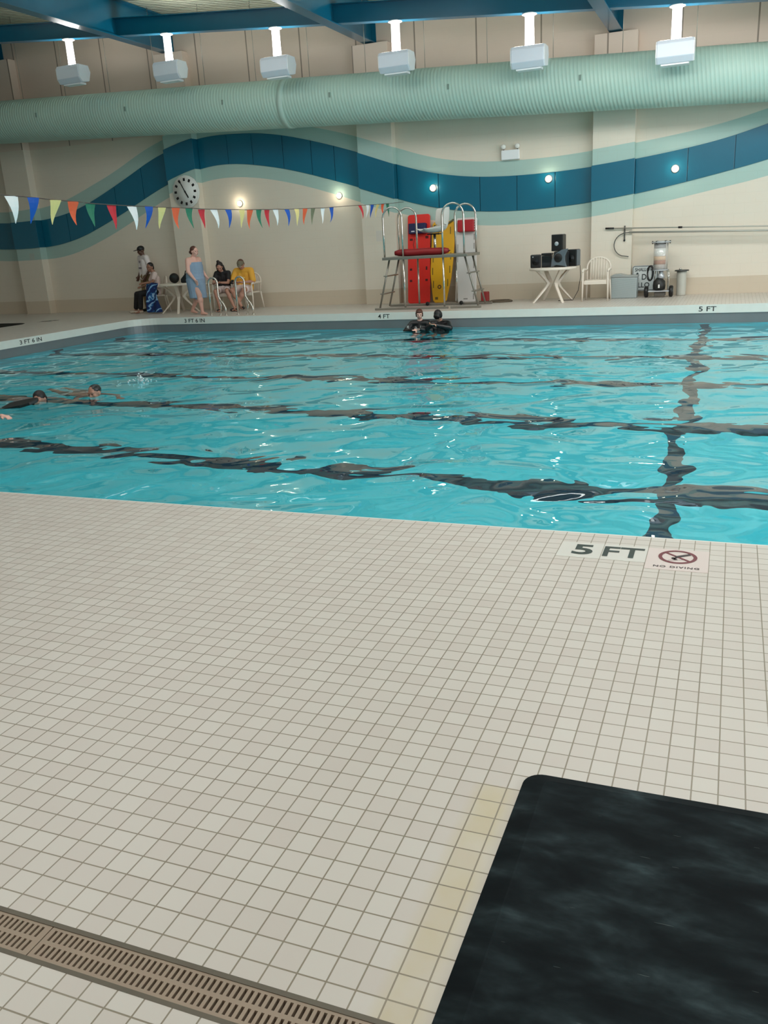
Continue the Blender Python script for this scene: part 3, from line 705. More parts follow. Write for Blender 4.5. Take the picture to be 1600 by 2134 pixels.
for x in (-6.42, -5.62):
    put('wheel', MB().lathe([(0.035, -0.015), (0.045, -0.008), (0.045, 0.008), (0.035, 0.015)], axis='y', center=P(x, SY1 - 0.08, 0.046), seg=16), BLACK, t)
# moulded seat on its post, turned to the left
st = put('seat_post', MB().tube([P(-6.06, 18.52, 1.12), P(-6.06, 18.52, 1.56)], 0.03, seg=12), CHROME, t)
prof = [(-6.43, 1.63), (-6.36, 1.585), (-6.2, 1.565), (-6.0, 1.575), (-5.88, 1.60), (-5.80, 1.72), (-5.77, 1.9), (-5.76, 2.08)]
rows = []
for i, (xx, zz) in enumerate(prof):
    wy = 0.27 if i > 3 else 0.23; up_ = 0.0
    row = []
    for j in range(13):
        u = -1 + 2 * j / 12; lift = 0.17 * (abs(u) ** 3)
        # the flanks of the shell curl up around the sitter and sweep into the back
        row.append((xx - (0.20 * abs(u) ** 3 if i >= 5 else 0.0), 18.52 + u * wy, zz + (lift * (0.25 + 0.17 * i) if i < 5 else 0.02 * (1 - abs(u)))))
    rows.append(row)
vs = [P(*p) for r_ in rows for p in r_]; nF = len(vs); fs = []
for i in range(len(rows) - 1):
    for j in range(12): a = i * 13 + j; fs.append((a, a + 1, a + 14, a + 13))
for i_ in range(len(vs)):
    _v = Matrix.Rotation(R(38), 3, 'Z') @ (Vector(vs[i_]) - Vector(P(-6.06, 18.52, 0))) + Vector(P(-6.02, 18.52, 0)); vs[i_] = tuple(_v)
mb = MB(); mb._add(vs, fs, True); se = put('seat', mb, mat('white_moulded_seat', (222, 220, 214), 0.35), t)
so = se.modifiers.new('thick', 'SOLIDIFY'); so.thickness = 0.018; sb = se.modifiers.new('sub', 'SUBSURF'); sb.levels = 1; sb.render_levels = 2
put('seat_bracket', MB().box(P(-6.2, 18.42, 1.535), P(-5.92, 18.62, 1.562)), BLACK, t, bevel=0.004)

# rescue tube across the platform
pts = [(-6.86 + 1.22 * i / 14, 18.15 + 0.012 * math.sin(i / 3), 1.196 + 0.004 * math.sin(i)) for i in range(15)]
o = thing('rescue_tube', 'dark red rescue tube lying along the front of the stand platform', 'rescue tube', (-6.25, 18.15, 1.196))
mb = MB(); mb.tube([(p[0] + 6.25, p[1] - 18.15, p[2] - 1.196) for p in pts], [0.045, 0.066] + [0.075] * 11 + [0.066, 0.045], seg=16); put('foam_body', mb, mat('rescue_red', (142, 22, 26), 0.5, var=0.1), o)
put('strap', MB().tube([(0.02, 0.075, -0.02), (-0.18, 0.1, 0.0), (-0.22, 0.12, 0.15), (-0.19, 0.13, 0.28)], 0.012, seg=6), mat('strap_red', (150, 20, 24), 0.6), o)
put('end_clip', MB().box((0.595, -0.03, -0.012), (0.64, 0.03, 0.012)), mat('clip_dark_red', (88, 16, 18), 0.5), o)

# ================================================================== backboards against the wall
def board(name, lab, outl, thick, m, y0, y1, h, holes, hole_m, cx):
    """outl: (x, z) outline; leans from y0 (foot) to y1 (top)"""
    t = thing(name, lab, 'backboard', (cx, y0, 0)); t.rotation_euler = (-math.atan2(y1 - y0, h), 0, 0)
    put('board', MB().prism([(p[0] - cx, p[1]) for p in outl], 'y', -thick / 2, thick / 2), m, t, bevel=0.012)
    for (hx, hz, hw, hh) in holes:
        put('hand_hole', MB().box((hx - cx - hw / 2, -thick / 2 - 0.002, hz - hh / 2), (hx - cx + hw / 2, -thick / 2 + 0.004, hz + hh / 2)), hole_m, t)
    return t
def rrect(x0, x1, z0, z1, r, n=5):
    return outline(x0, x1, z0, z1, r, n)
RB = mat('board_red', (226, 40, 28), 0.4, var=0.05); YB = mat('board_yellow', (226, 168, 22), 0.4, var=0.05); WB = mat('board_white', (216, 212, 208), 0.4)
HD = mat('hole_dark_red', (84, 6, 8), 0.6); HY = mat('hole_olive', (110, 88, 24), 0.6); HG = mat('hole_grey', (138, 134, 128), 0.6)
BT = 19.73; BTOP = 19.98
t = board('backboard', 'red backboard with a navy head block, leftmost of three at the wall', rrect(-7.18, -6.63, 0.0, 2.02, 0.06), 0.05, RB, BT, BTOP, 2.0,
      [(-7.09, 1.46, .075, .05), (-6.70, 1.50, .075, .06), (-7.10, .78, .06, .05), (-6.71, .80, .04, .08), (-7.10, .52, .06, .05), (-6.71, .53, .06, .05)], HD, -6.9)
put('head_block', MB().box((-0.215, -0.16, 1.58), (0.205, -0.026, 1.81)), mat('head_block_navy', (22, 28, 78), 0.5), t, bevel=0.015)
put('block_strap', MB().box((-0.14, -0.168, 1.615), (-0.06, -0.16, 1.64)), mat('strap_white', (220, 220, 225), 0.5), t)
outl = [(-6.50, 0.0), (-6.28, 0.0), (-6.22, .05), (-6.11, .55), (-6.06, 1.0), (-6.03, 1.45), (-6.02, 1.75), (-6.07, 1.83), (-6.50, 1.85), (-6.57, 1.78), (-6.60, 1.2), (-6.62, .7), (-6.58, .3), (-6.55, .05)]
outl = [(a, b) for a, b in outl]
t = board('backboard', 'yellow tapered backboard, middle one of three behind the stand', outl, 0.05, YB, BT, BTOP, 1.85,
      [(-6.55, 1.0, .02, .16), (-6.56, .72, .02, .16), (-6.54, .42, .02, .16), (-6.13, 1.62, .02, .16), (-6.12, 1.05, .02, .16), (-6.14, .75, .02, .16), (-6.19, .45, .02, .16), (-6.46, .10, .07, .06), (-6.26, .14, .02, .07), (-6.42, 1.62, .02, .16)], HY, -6.32)
mb = MB(); ringxy(mb, 0.024, 0.048, 0, 0, 0, 20); me = mb.mesh(); me.transform(Matrix.Rotation(R(90), 4, 'X')); e_ = new('emblem', me, mat('emblem_brown', (100, 60, 16), 0.6), t, loc=(-0.07, -0.0275, 0.36))
put('top_strap', MB().tube([(-0.2, -0.045, 1.74), (0.0, -0.05, 1.71), (0.18, -0.045, 1.8), (0.27, -0.04, 1.86)], 0.02, seg=8), mat('strap_olive', (92, 88, 58), 0.7), t)
t = board('backboard', 'white backboard with a red head block, rightmost of three at the wall', rrect(-6.0, -5.50, 0.0, 1.88, 0.05), 0.05, WB, BT, BTOP, 1.85,
      [(-5.56, z_, .02, .13) for z_ in (.12, 1.05, 1.25, 1.45)] + [(-5.75, .07, .1, .025)] + [(-5.56, .82, .02, .13), (-5.95, 1.1, .015, .4)], HG, -5.76)
put('head_block', MB().box((-0.17, -0.16, 1.56), (0.22, -0.026, 1.82)), mat('head_block_red', (176, 22, 34), 0.5), t, bevel=0.02)
for i in range(4): put('strap_buckle', MB().box((0.222, -0.12, 1.59 + i * .055), (0.245, -0.09, 1.615 + i * .055)), mat('strap_white', (220, 220, 225)), t)
o = put('red_box', MB().box((-0.08, -0.1, 0), (0.08, 0.1, 0.22)), mat('box_red_dull', (150, 44, 44), 0.6), bevel=0.02, loc=(-5.28, 19.72, 0)); tag(o, 'small dull red box on the deck behind the right ladder', 'box')
# coiled hose ring
t = thing('coiled_hose', 'flat dark coil of hose on the deck right of the stand', 'hose', (-4.85, 19.45, 0.018))
pts = []
for i in range(150):
    a = i * 2 * math.pi / 36; rr = 0.26 - 0.012 * (i / 36); pts.append((rr * math.cos(a), rr * 0.9 * math.sin(a), 0.004 * (i / 36)))
put('coil', MB().tube(pts, 0.014, seg=8), mat('hose_brown', (92, 80, 64), 0.6), t)
put('hose_end', MB().tube([(-0.26, 0.0, 0), (-0.38, 0.03, 0), (-0.5, 0.0, 0)], 0.013, seg=8), mat('hose_brown', (92, 80, 64)), t)

# ================================================================== white resin tables and chairs
RESIN = mat('white_resin', (224, 214, 200), 0.42, var=0.04)
def make_table(name, lab, loc, rz, r=0.49):
    t = thing(name, lab, 'table', loc, rz)
    put('tabletop', MB().lathe([(0.03, 0.70), (r - 0.03, 0.70), (r - 0.02, 0.675), (r, 0.675), (r + 0.004, 0.70), (r, 0.725), (r - 0.02, 0.73), (0.03, 0.732)], seg=40), RESIN, t)
    for k in range(4):
        a = R(90 * k); pts = [(0.40, 0.70), (0.30, 0.60), (0.17, 0.47), (0.115, 0.40), (0.17, 0.31), (0.32, 0.15), (0.47, 0.0)]; w_ = [.06, .06, .065, .07, .06, .048, .034]
        vs = []; fs = []
        for i, ((rr, zz), wd) in enumerate(zip(pts, w_)):
            for sx, sy in ((-1, -1), (1, -1), (1, 1), (-1, 1)):
                lx = rr + sx * (wd * 0.5); ly = sy * (0.042 if i < 4 else 0.03); zz2 = zz
                vs.append((lx * math.cos(a) - ly * math.sin(a), lx * math.sin(a) + ly * math.cos(a), zz2))
        for i in range(len(pts) - 1):
            for j in range(4): fs.append((i*4 + j, i*4 + (j + 1) % 4, i*4 + 4 + (j + 1) % 4, i*4 + 4 + j))
        fs += [(3, 2, 1, 0), (24, 25, 26, 27)]
        mb = MB(); mb._add(vs, fs); put('leg', mb, RESIN, t, bevel=0.006)
    return t
make_table('round_table', 'white round resin table carrying the black stereo equipment', (-3.6, 19.1, 0), R(37), 0.50)
make_table('round_table', 'white round resin table with the black ball between the seated people', (-13.1, 18.95, 0), R(25), 0.47)

def make_chair(name, lab, loc, rz, grp=None):
    """resin armchair, front towards -y"""
    t = thing(name, lab, 'chair', loc, rz, grp)
    put('seat', MB().box((-0.23, -0.22, 0.40), (0.23, 0.21, 0.43)), RESIN, t, bevel=0.01)
    put('seat_apron', MB().box((-0.235, -0.235, 0.35), (0.235, -0.215, 0.42)), RESIN, t, bevel=0.004)
    for sx in (-1, 1):
        put('leg', MB().tube([(sx * 0.265, -0.25, 0.0), (sx * 0.26, -0.235, 0.35), (sx * 0.255, -0.23, 0.60)], [0.017, 0.02, 0.018], seg=8), RESIN, t)
        put('leg', MB().tube([(sx * 0.26, 0.29, 0.0), (sx * 0.24, 0.22, 0.42)], [0.017, 0.022], seg=8), RESIN, t)
        put('armrest', MB().tube([(sx * 0.255, -0.235, 0.60), (sx * 0.265, -0.22, 0.635), (sx * 0.27, -0.05, 0.65), (sx * 0.262, 0.15, 0.64), (sx * 0.245, 0.235, 0.63)], [0.02, 0.026, 0.028, 0.026, 0.022], seg=8), RESIN, t)
    # arched back frame and slats
    fr = [(-0.235, 0.21, 0.42), (-0.245, 0.25, 0.64)] + [(0.245 * math.cos(R(a)), 0.265 + 0.03 * math.sin(R(a)), 0.68 + 0.20 * math.sin(R(a))) for a in range(180, -1, -15)] + [(0.245, 0.25, 0.64), (0.235, 0.21, 0.42)]
    bf = put('back_frame', MB().tube(fr, 0.02, seg=8), RESIN, t)
    for i in range(7):
        xx = -0.165 + 0.055 * i; zt = 0.68 + 0.20 * math.sqrt(max(0.05, 1 - (xx / 0.245) ** 2))
        put('slat', MB().tube([(xx, 0.205, 0.42), (xx, 0.245, 0.62), (xx, 0.285, zt)], 0.012, seg=6), RESIN, bf)
    return t
chair0 = make_chair('resin_armchair', 'empty white slatted resin armchair right of the stereo table', (-2.67, 19.1, 0), 0)
CHM = ((-14.12, 19.40, R(-48), 'white resin armchair under the person with the blue patterned towel'), (-11.88, 19.25, R(8), 'white resin armchair under the person with long dark hair'), (-11.36, 19.42, R(0), 'white resin armchair under the person in the yellow shirt'), (-12.33, 19.45, R(-20), 'white resin armchair mostly hidden behind the walking person in blue'))
for x, y, rz, lab in CHM: dup(chair0, (x, y, 0), rz, lab)

# ================================================================== stereo equipment on the right table
TZ = 0.733
def dbox(name, lab, cat, loc, rz, parts, grp=None):
    t = thing(name, lab, cat, loc, rz, grp)
    for nm, mb, m, bv in parts: put(nm, mb, m, t, bevel=bv)
    return t
GRY = mat('speaker_grey', (92, 104, 112), 0.45); DG = mat('cone_dark', (26, 32, 36), 0.5); SILV = mat('silver_trim', (190, 195, 200), 0.3, 0.5)
dbox('speaker', 'black box speaker at the left end of the stereo table', 'speaker', (-3.95, 19.0, TZ), R(8), [
    ('cabinet', MB().box((-0.11, -0.1, 0), (0.11, 0.1, 0.27)), BLACK, 0.02), ('speaker_cone', MB().lathe([(0.075, -0.004), (0.055, -0.001), (0.02, 0.003)], axis='y', center=(0.0, -0.103, 0.13), seg=24), DG, 0), ('badge', MB().box((-0.07, -0.104, 0.215), (-0.045, -0.1, 0.235)), SILV, 0)])
dbox('stereo_player', 'black stereo player between the two lower left speakers', 'stereo', (-3.71, 19.08, TZ), 0, [
    ('player_body', MB().box((-0.11, -0.12, 0), (0.11, 0.14, 0.24)), mat('stereo_black', (14, 18, 22), 0.3), 0.01), ('top_lid', MB().box((-0.12, -0.10, 0.245), (0.10, 0.12, 0.29)), BLACK, 0.008), ('control_panel', MB().box((-0.1, -0.126, 0.03), (0.1, -0.12, 0.1)), DG, 0)])
# grey sculpted main unit: x-shaped face
t = thing('stereo_speaker', 'grey and black star-shaped speaker with a round woofer in the middle of the table', 'speaker', (-3.41, 18.93, TZ), R(-12))
put('cabinet', MB().box((-0.14, -0.06, 0), (0.14, 0.16, 0.32)), DG, t, bevel=0.03)
star = [(-0.18, 0.0), (-0.06, 0.045), (0.10, 0.02), (0.17, 0.0), (0.13, 0.13), (0.13, 0.22), (0.20, 0.37), (0.06, 0.35), (-0.08, 0.27), (-0.16, 0.16)]
put('face_plate', MB().prism(star, 'y', -0.10, -0.055), GRY, t, bevel=0.008)
put('woofer', MB().lathe([(0.085, -0.015), (0.09, -0.01), (0.07, -0.004), (0.03, 0.003), (0.02, -0.003)], axis='y', center=(-0.01, -0.10, 0.19), seg=28), BLACK, t)
dbox('speaker', 'black speaker with grey side at the right end of the stereo table', 'speaker', (-3.19, 19.2, TZ), R(-10), [
    ('cabinet', MB().box((-0.12, -0.12, 0), (0.11, 0.12, 0.34)), BLACK, 0.012), ('side_panel', MB().box((0.111, -0.10, 0.01), (0.122, 0.115, 0.33)), GRY, 0.003), ('speaker_cone', MB().lathe([(0.07, -0.006), (0.05, -0.001), (0.02, 0.003)], axis='y', center=(0.0, -0.122, 0.16), seg=24), DG, 0)])
dbox('speaker', 'upright black speaker with a silver badge, standing on top of the others', 'speaker', (-3.49, 19.12, TZ + 0.322), R(-6), [
    ('cabinet', MB().box((-0.12, -0.12, 0), (0.12, 0.12, 0.34)), BLACK, 0.012), ('side_panel', MB().box((0.121, -0.10, 0.01), (0.131, 0.115, 0.33)), mat('dark_grey_side', (72, 70, 66), 0.5), 0.003), ('badge', MB().lathe([(0.04, -0.006), (0.045, -0.002)], axis='y', center=(-0.005, -0.122, 0.15), seg=20), SILV, 0)])
o = put('power_cable', MB().tube([(-3.05, 19.25, 0.74), (-3.04, 19.3, 0.5), (-3.1, 19.35, 0.2), (-3.2, 19.3, 0.012), (-3.5, 19.2, 0.012)], 0.007, seg=6), BLACK); tag(o, 'thin black cable hanging from the stereo table to the deck', 'cable')

# ================================================================== crate, sign, pump, canister
g = NT('translucent_crate'); x, y, z = g.xyz()
k = g.math('MULTIPLY_ADD', g.math('SINE', g.math('MULTIPLY', g.math('ADD', z, g.math('MULTIPLY', x, 0.10)), 330.0)), 0.25, 0.5)
g.l(g.mix(k, s2l((126, 138, 140)), s2l((176, 188, 188))), g.b.inputs['Base Color']); g.b.inputs['Roughness'].default_value = 0.3; CR = g.m
t = thing('storage_bin', 'grey ribbed plastic storage bin beside the white armchair', 'bin', (-2.15, 19.66, 0))
put('bin_body', MB().box((-0.27, -0.22, 0.0), (0.27, 0.16, 0.44)), CR, t, bevel=0.02)
put('bin_lid', MB().prism([(-0.28, 0.44), (0.28, 0.44), (0.28, 0.47), (0.05, 0.475), (-0.1, 0.51), (-0.22, 0.505), (-0.28, 0.47)], 'y', -0.23, 0.17), mat('bin_lid_grey', (150, 156, 154), 0.4), t, bevel=0.008)
# sign leaning on the wall
t = thing('warning_sign', 'white shallow water sign with black border leaning behind the pump cart', 'sign', (-1.76, 19.90, 0.12)); t.rotation_euler = (-0.12, 0, 0)
put('sign_plate', MB().prism(rrect(-0.27, 0.27, 0.0, 0.53, 0.05), 'y', -0.004, 0.004), mat('sign_white', (206, 214, 214), 0.4), t)
mb = MB(); a_ = rrect(-0.262, 0.262, 0.008, 0.522, 0.045); b_ = rrect(-0.25, 0.25, 0.02, 0.51, 0.038)
for i in range(len(a_)):
    j = (i + 1) % len(a_); mb.quad((a_[i][0], -0.0055, a_[i][1]), (a_[j][0], -0.0055, a_[j][1]), (b_[j][0], -0.0055, b_[j][1]), (b_[i][0], -0.0055, b_[i][1]))
SK = mat('sign_black', (40, 52, 56), 0.5); put('sign_border', mb, SK, t)
for body, cx, cz, w_, h_ in (('SHALLOW', -0.015, 0.445, 0.40, 0.075), ('DI', 0.0, 0.29, 0.13, 0.12), ('LLO', -0.02, 0.12, 0.24, 0.11)):
    new('lettering', fit(text_mesh(body, 1, 0.02), w_, h_), SK, t, loc=(cx, -0.0058, cz))
put('diver_symbol', MB().prism([(-0.19, 0.10), (-0.13, 0.16), (-0.135, 0.36), (-0.16, 0.39), (-0.185, 0.36), (-0.20, 0.2)], 'y', -0.0062, -0.005), SK, t)
# pump cart
t = thing('pump_cart', 'two-wheeled pump cart with a shiny clear canister on top', 'pump cart', (-1.42, 19.55, 0))
put('base_plate', MB().box((-0.22, -0.16, 0.12), (0.20, 0.16, 0.14)), SILV, t, bevel=0.004)
put('lower_tray', MB().box((-0.10, -0.12, 0.03), (0.12, 0.12, 0.115)), mat('tray_dark', (84, 80, 74), 0.6), t, bevel=0.01)
for sx in (-0.27, 0.235):
    wl = put('wheel', MB().lathe([(0.06, -0.04), (0.10, -0.04), (0.118, -0.02), (0.118, 0.02), (0.10, 0.04), (0.06, 0.04)], axis='x', center=(sx, 0.02, 0.118), seg=24), BLACK, t)
    put('wheel_hub', MB().lathe([(0.05, -0.046), (0.055, 0.046)], axis='x', center=(sx, 0.02, 0.118), seg=16), mat('hub_grey', (120, 120, 116), 0.5), wl)
put('axle', MB().tube([(-0.27, 0.02, 0.118), (0.235, 0.02, 0.118)], 0.012, seg=8), SILV, t)
put('motor', MB().lathe([(0.07, 0.145), (0.12, 0.16), (0.13, 0.24), (0.12, 0.33), (0.08, 0.37), (0.06, 0.40)], center=(-0.01, -0.02, 0), seg=20), mat('motor_black', (30, 30, 28), 0.5, var=0.2), t)
put('motor_label', MB().box((-0.02, -0.158, 0.2), (0.012, -0.148, 0.27)), mat('label_white', (230, 230, 228), 0.5), t)
put('pump_head', MB().lathe([(0.05, 0.38), (0.075, 0.40), (0.07, 0.46), (0.04, 0.50), (0.05, 0.54)], center=(0.02, -0.01, 0), seg=16), SILV, t)
for sx in (-0.12, 0.16): put('frame_tube', MB().tube([(sx, 0.12, 0.14), (sx, 0.12, 0.40), (sx * 0.8, 0.10, 0.56)], 0.011, seg=8), CHROME, t)
put('frame_hoop', MB().tube([(0.185, -0.10, 0.14), (0.19, -0.10, 0.45), (0.17, -0.08, 0.57)], 0.010, seg=8), CHROME, t)
hs = []
for i in range(60):
    a = i * 2 * math.pi / 14; hs.append((-0.20 + 0.055 * math.cos(a), -0.02 + 0.10 * math.cos(a * 0.5), 0.50 + 0.15 * math.sin(a)))
put('hose_bundle', MB().tube(hs, 0.016, seg=8), BLACK, t)
CC = (0.0, 0.0, 0.0)
put('canister_flange', MB().lathe([(0.13, 0.545), (0.17, 0.55), (0.17, 0.57), (0.13, 0.575)], seg=28), SILV, t)
g = NT('clear_canister'); g.xyz(); g.b.inputs['Base Color'].default_value = (0.95, 0.95, 0.93, 1); g.b.inputs['Roughness'].default_value = 0.08; g.b.inputs['Transmission Weight'].default_value = 0.75; g.b.inputs['IOR'].default_value = 1.1; g.b.inputs['Coat Weight'].default_value = 1.0
put('clear_canister', MB().lathe([(0.145, 0.575), (0.145, 1.10)], seg=32), g.m, t)
cy = 0.09
for z0_, z1_, nm, c in ((0.58, 0.68, 'cartridge_base', (214, 206, 200)), (0.68, 0.76, 'brown_band', (176, 104, 60)), (0.76, 0.84, 'tan_band', (226, 184, 136)), (0.84, 1.0, 'white_band', (240, 240, 236)), (1.0, 1.09, 'grey_band', (170, 170, 168))):
    put(nm, MB().lathe([(0.085, z0_), (0.11, z0_ + 0.002), (0.11, z1_ - 0.002), (0.085, z1_ - 0.0005)], center=(-0.02, 0, 0), seg=24), mat('cart_' + nm, c, 0.5), t)
put('canister_lid', MB().lathe([(0.145, 1.10), (0.20, 1.115), (0.20, 1.13), (0.1, 1.145)], seg=28), SILV, t)
for k in range(6): put('lid_bolt', MB().lathe([(0.014, 1.09), (0.014, 1.15)], center=(0.175 * math.cos(k * 1.047), 0.175 * math.sin(k * 1.047), 0), seg=8), mat('bolt_dark', (70, 70, 68), 0.4, 0.5), t)
# filter canister
t = thing('filter_cylinder', 'pale ribbed filter cylinder with a dark flange standing at the wall', 'filter', (-1.0, 19.85, 0))
pr_ = [(0.09, 0.0)] + [(0.10 - 0.004 * (i % 2), 0.02 + i * 0.04) for i in range(12)] + [(0.10, 0.50)]
put('filter_body', MB().lathe(pr_, seg=28), mat('filter_pale', (188, 188, 178), 0.5, var=0.06), t)
put('filter_flange', MB().lathe([(0.09, 0.50), (0.145, 0.505), (0.145, 0.53), (0.09, 0.535)], seg=28), mat('flange_dark', (84, 86, 84), 0.4, 0.5), t)
put('flange_knob', MB().ball((-0.03, -0.03, 0.55), 0.03, 0.03, 0.025), CHROME, t)

# ================================================================== wall poles
PG = mat('pole_grey', (176, 176, 168), 0.35, 0.4); HK = mat('hook_grey', (96, 96, 92), 0.4, 0.4)
t = thing('pole_bracket', 'dark upright wall bracket holding the poles on the right pilaster', 'bracket', (-2.2, CK, 1.34))
put('bracket_bar', MB().box((-0.014, -0.02, -0.14), (0.014, 0, 0.15)), HK, t)
for zz in (0.11, 0.01): put('bracket_hook', MB().tube([(0, -0.01, zz - 0.028), (0, -0.07, zz - 0.028), (0, -0.09, zz + 0.01)], 0.008, seg=8), HK, t)
put('bracket_knob', MB().ball((0, -0.02, -0.15), 0.022), BLACK, t)
t = thing('telescopic_pole', 'thin grey telescopic pole with black grip resting high on the wall bracket', 'pole', (-2.6, CK - 0.055, 1.457))
sl = -0.13 / 3.22
put('pole_tube', MB().tube([(0.16, 0, 0.16 * sl), (5.2, 0, 5.2 * sl)], 0.012, seg=10), PG, t)
put('grip', MB().tube([(0, 0, 0), (0.18, 0, 0.18 * sl)], 0.019, seg=10), BLACK, t)
put('pole_clamp', MB().tube([(1.49, 0, 1.49 * sl), (1.57, 0, 1.57 * sl)], 0.022, seg=10), BLACK, t)
t = thing('rescue_hook_pole', 'thicker grey pole with a large round hook below the thin pole', 'pole', (-2.1, CK - 0.055, 1.352))
put('pole_tube', MB().tube([(0, 0, 0), (4.7, 0, 4.7 * sl)], 0.020, seg=10), PG, t)
pts = [(0.02, 0, 0.0), (-0.12, 0, -0.012)] + [(-0.06 + 0.25 * math.cos(R(a)), 0, -0.25 + 0.24 * math.sin(R(a))) for a in range(105, 256, 12)] + [(0.0, 0, -0.50)]
put('hook', MB().tube(pts, 0.010, seg=8), HK, t)

# ================================================================== stair rails at the left
t = None
for k, (dx, lab) in enumerate(((-11.27, 'curved polished stair rail in front of the person with long dark hair'), (-10.54, 'curved polished stair rail right of the person in the yellow shirt'))):
    t = thing('stair_rail', lab, 'handrail', (dx, 17.85, 0), group='polished stair rails at the shallow end')
    pts = [(0.0, 0.0, 0.012), (0.0, 0.0, 0.5), (0.0, 0, 0.74)] + [(q[0], 0.0, q[2]) for q in arc((0.12, 0.74), 0.12, 180, 0, 10)][1:] + [(0.245, -0.02, 0.52), (0.26, -0.03, 0.42), (0.33, -0.06, 0.33), (0.42, -0.1, 0.26), (0.47, -0.12, 0.17), (0.48, -0.12, 0.012)]
    put('rail_tube', MB().tube([(p[0] - 0.16 if False else p[0] - 0.22 + 0.0, p[1], p[2]) for p in pts], 0.022, seg=12), CHROME, t)
    put('brace_tube', MB().tube([(0.04, -0.03, 0.42), (0.09, -0.04, 0.22), (0.06, -0.05, 0.012)], 0.018, seg=10), CHROME, t)
    for (fx, fy) in ((-0.22, 0.0), (0.26, -0.12), (0.06, -0.05)): put('floor_flange', MB().lathe([(0.045, 0.0), (0.045, 0.01), (0.025, 0.02)], center=(fx, fy, 0.001), seg=16), CHROME, t)

# things on the left table
o = put('black_ball', MB().ball((0, 0, 0), 0.125), mat('ball_black', (14, 16, 12), 0.6, bump=0.3, vscale=40), loc=(-13.12, 18.85, 0.857)); tag(o, 'round black ball on the white table at the left', 'ball')
t = thing('carry_bag', 'dark bag lying on the white table beside the black ball', 'bag', (-12.83, 18.95, 0.733))
mb = MB(); mb.prism([(-0.13, 0.0), (0.14, 0.0), (0.16, 0.12), (0.12, 0.24), (0.02, 0.22), (-0.12, 0.10)], 'y', -0.09, 0.09); put('bag_body', mb, mat('bag_dark', (12, 22, 26), 0.7), t, bevel=0.03)
put('bag_handle', MB().tube([(-0.05, 0, 0.15), (0.0, 0, 0.28), (0.09, 0, 0.29), (0.13, 0, 0.2)], 0.012, seg=8), BLACK, t)

# ================================================================== people
def solid(name, prims, m, parent, voxel=0.011, smooth=2):
    """prims: ('c', p1, r1, p2, r2) tapered capsule | ('b', centre, (rx, ry, rz), M) ball; fused into one continuous surface"""
    mb = MB()
    for pr in prims:
        if pr[0] == 'c':
            a, b = Vector(pr[1]), Vector(pr[3]); ra, rb = pr[2], pr[4]; d = b - a
            if d.length < 1e-4: d = Vector((0, 0, 1e-3))
            ax = d.normalized(); pts = []; rs = []
            for k in range(5): th = R(90 - 18 * k - 2); pts.append(a - ax * ra * math.sin(th)); rs.append(max(ra * math.cos(th), 0.001))
            pts.append(a); rs.append(ra); pts.append(b); rs.append(rb)
            for k in range(1, 6): th = R(18 * k - 2); pts.append(b + ax * rb * math.sin(th)); rs.append(max(rb * math.cos(th), 0.001))
            mb.tube(pts, rs, seg=14)
        elif pr[0] == 'f':     # flat-ended tapered tube
            mb.tube([pr[1], pr[3]], [pr[2], pr[4]], seg=18)
        else: mb.ball(pr[1], *pr[2], seg=16, M=pr[3] if len(pr) > 3 else None)
    me = mb.mesh('body'); o = bpy.data.objects.new('tmp', me); COL.objects.link(o)
    rm = o.modifiers.new('r', 'REMESH'); rm.mode = 'VOXEL'; rm.voxel_size = voxel; rm.use_smooth_shade = True
    if smooth: sm = o.modifiers.new('s', 'SMOOTH'); sm.iterations = smooth; sm.factor = 0.5
    dg = bpy.context.evaluated_depsgraph_get(); dg.update(); res = bpy.data.meshes.new_from_object(o.evaluated_get(dg))
    bpy.data.objects.remove(o); bpy.data.meshes.remove(me)
    for p in res.polygons: p.use_smooth = True
    return new(name, res, m, parent)
def frame(fd, up=(0, 0, 1)):
    y = -Vector(fd).normalized(); x = y.cross(Vector(up)).normalized(); z = x.cross(y).normalized()
    return Matrix((x, y, z)).transposed()   # columns: x right-hand side of the viewer when facing, y back, z up
def hand(w, d, side, curl=0.5, s=1.0):
    """prims of a hand: palm and five separate bent fingers. w wrist, d direction, side = towards the thumb"""
    d = Vector(d).normalized(); side = Vector(side); side = (side - d * side.dot(d)).normalized(); nrm = d.cross(side).normalized(); w = Vector(w); o = []
    for i, (off, ln) in enumerate(((0.030, 0.068), (0.010, 0.076), (-0.010, 0.071), (-0.029, 0.057))):
        k0 = w + (side * off * 0.55) * s; k1 = w + (d * 0.085 + side * off) * s
        o.append(('c', k0, 0.015 * s, k1, 0.013 * s))
        d1 = (d * math.cos(curl * 0.7) + nrm * math.sin(curl * 0.7) + side * off * 2.5).normalized(); d2 = (d * math.cos(curl * 1.7) + nrm * math.sin(curl * 1.7)).normalized()
        k2 = k1 + d1 * ln * 0.52 * s; k3 = k2 + d2 * ln * 0.5 * s
        o.append(('c', k1, 0.0105 * s, k2, 0.0095 * s)); o.append(('c', k2, 0.0095 * s, k3, 0.0075 * s))
    t0 = w + (d * 0.022 + side * 0.022) * s; t1 = t0 + (d * 0.6 + side * 0.75 + nrm * 0.2).normalized() * 0.042 * s; t2 = t1 + (d * 0.95 + side * 0.2 + nrm * 0.3).normalized() * 0.032 * s
    return o + [('c', t0, 0.014 * s, t1, 0.0115 * s), ('c', t1, 0.0115 * s, t2, 0.009 * s)]
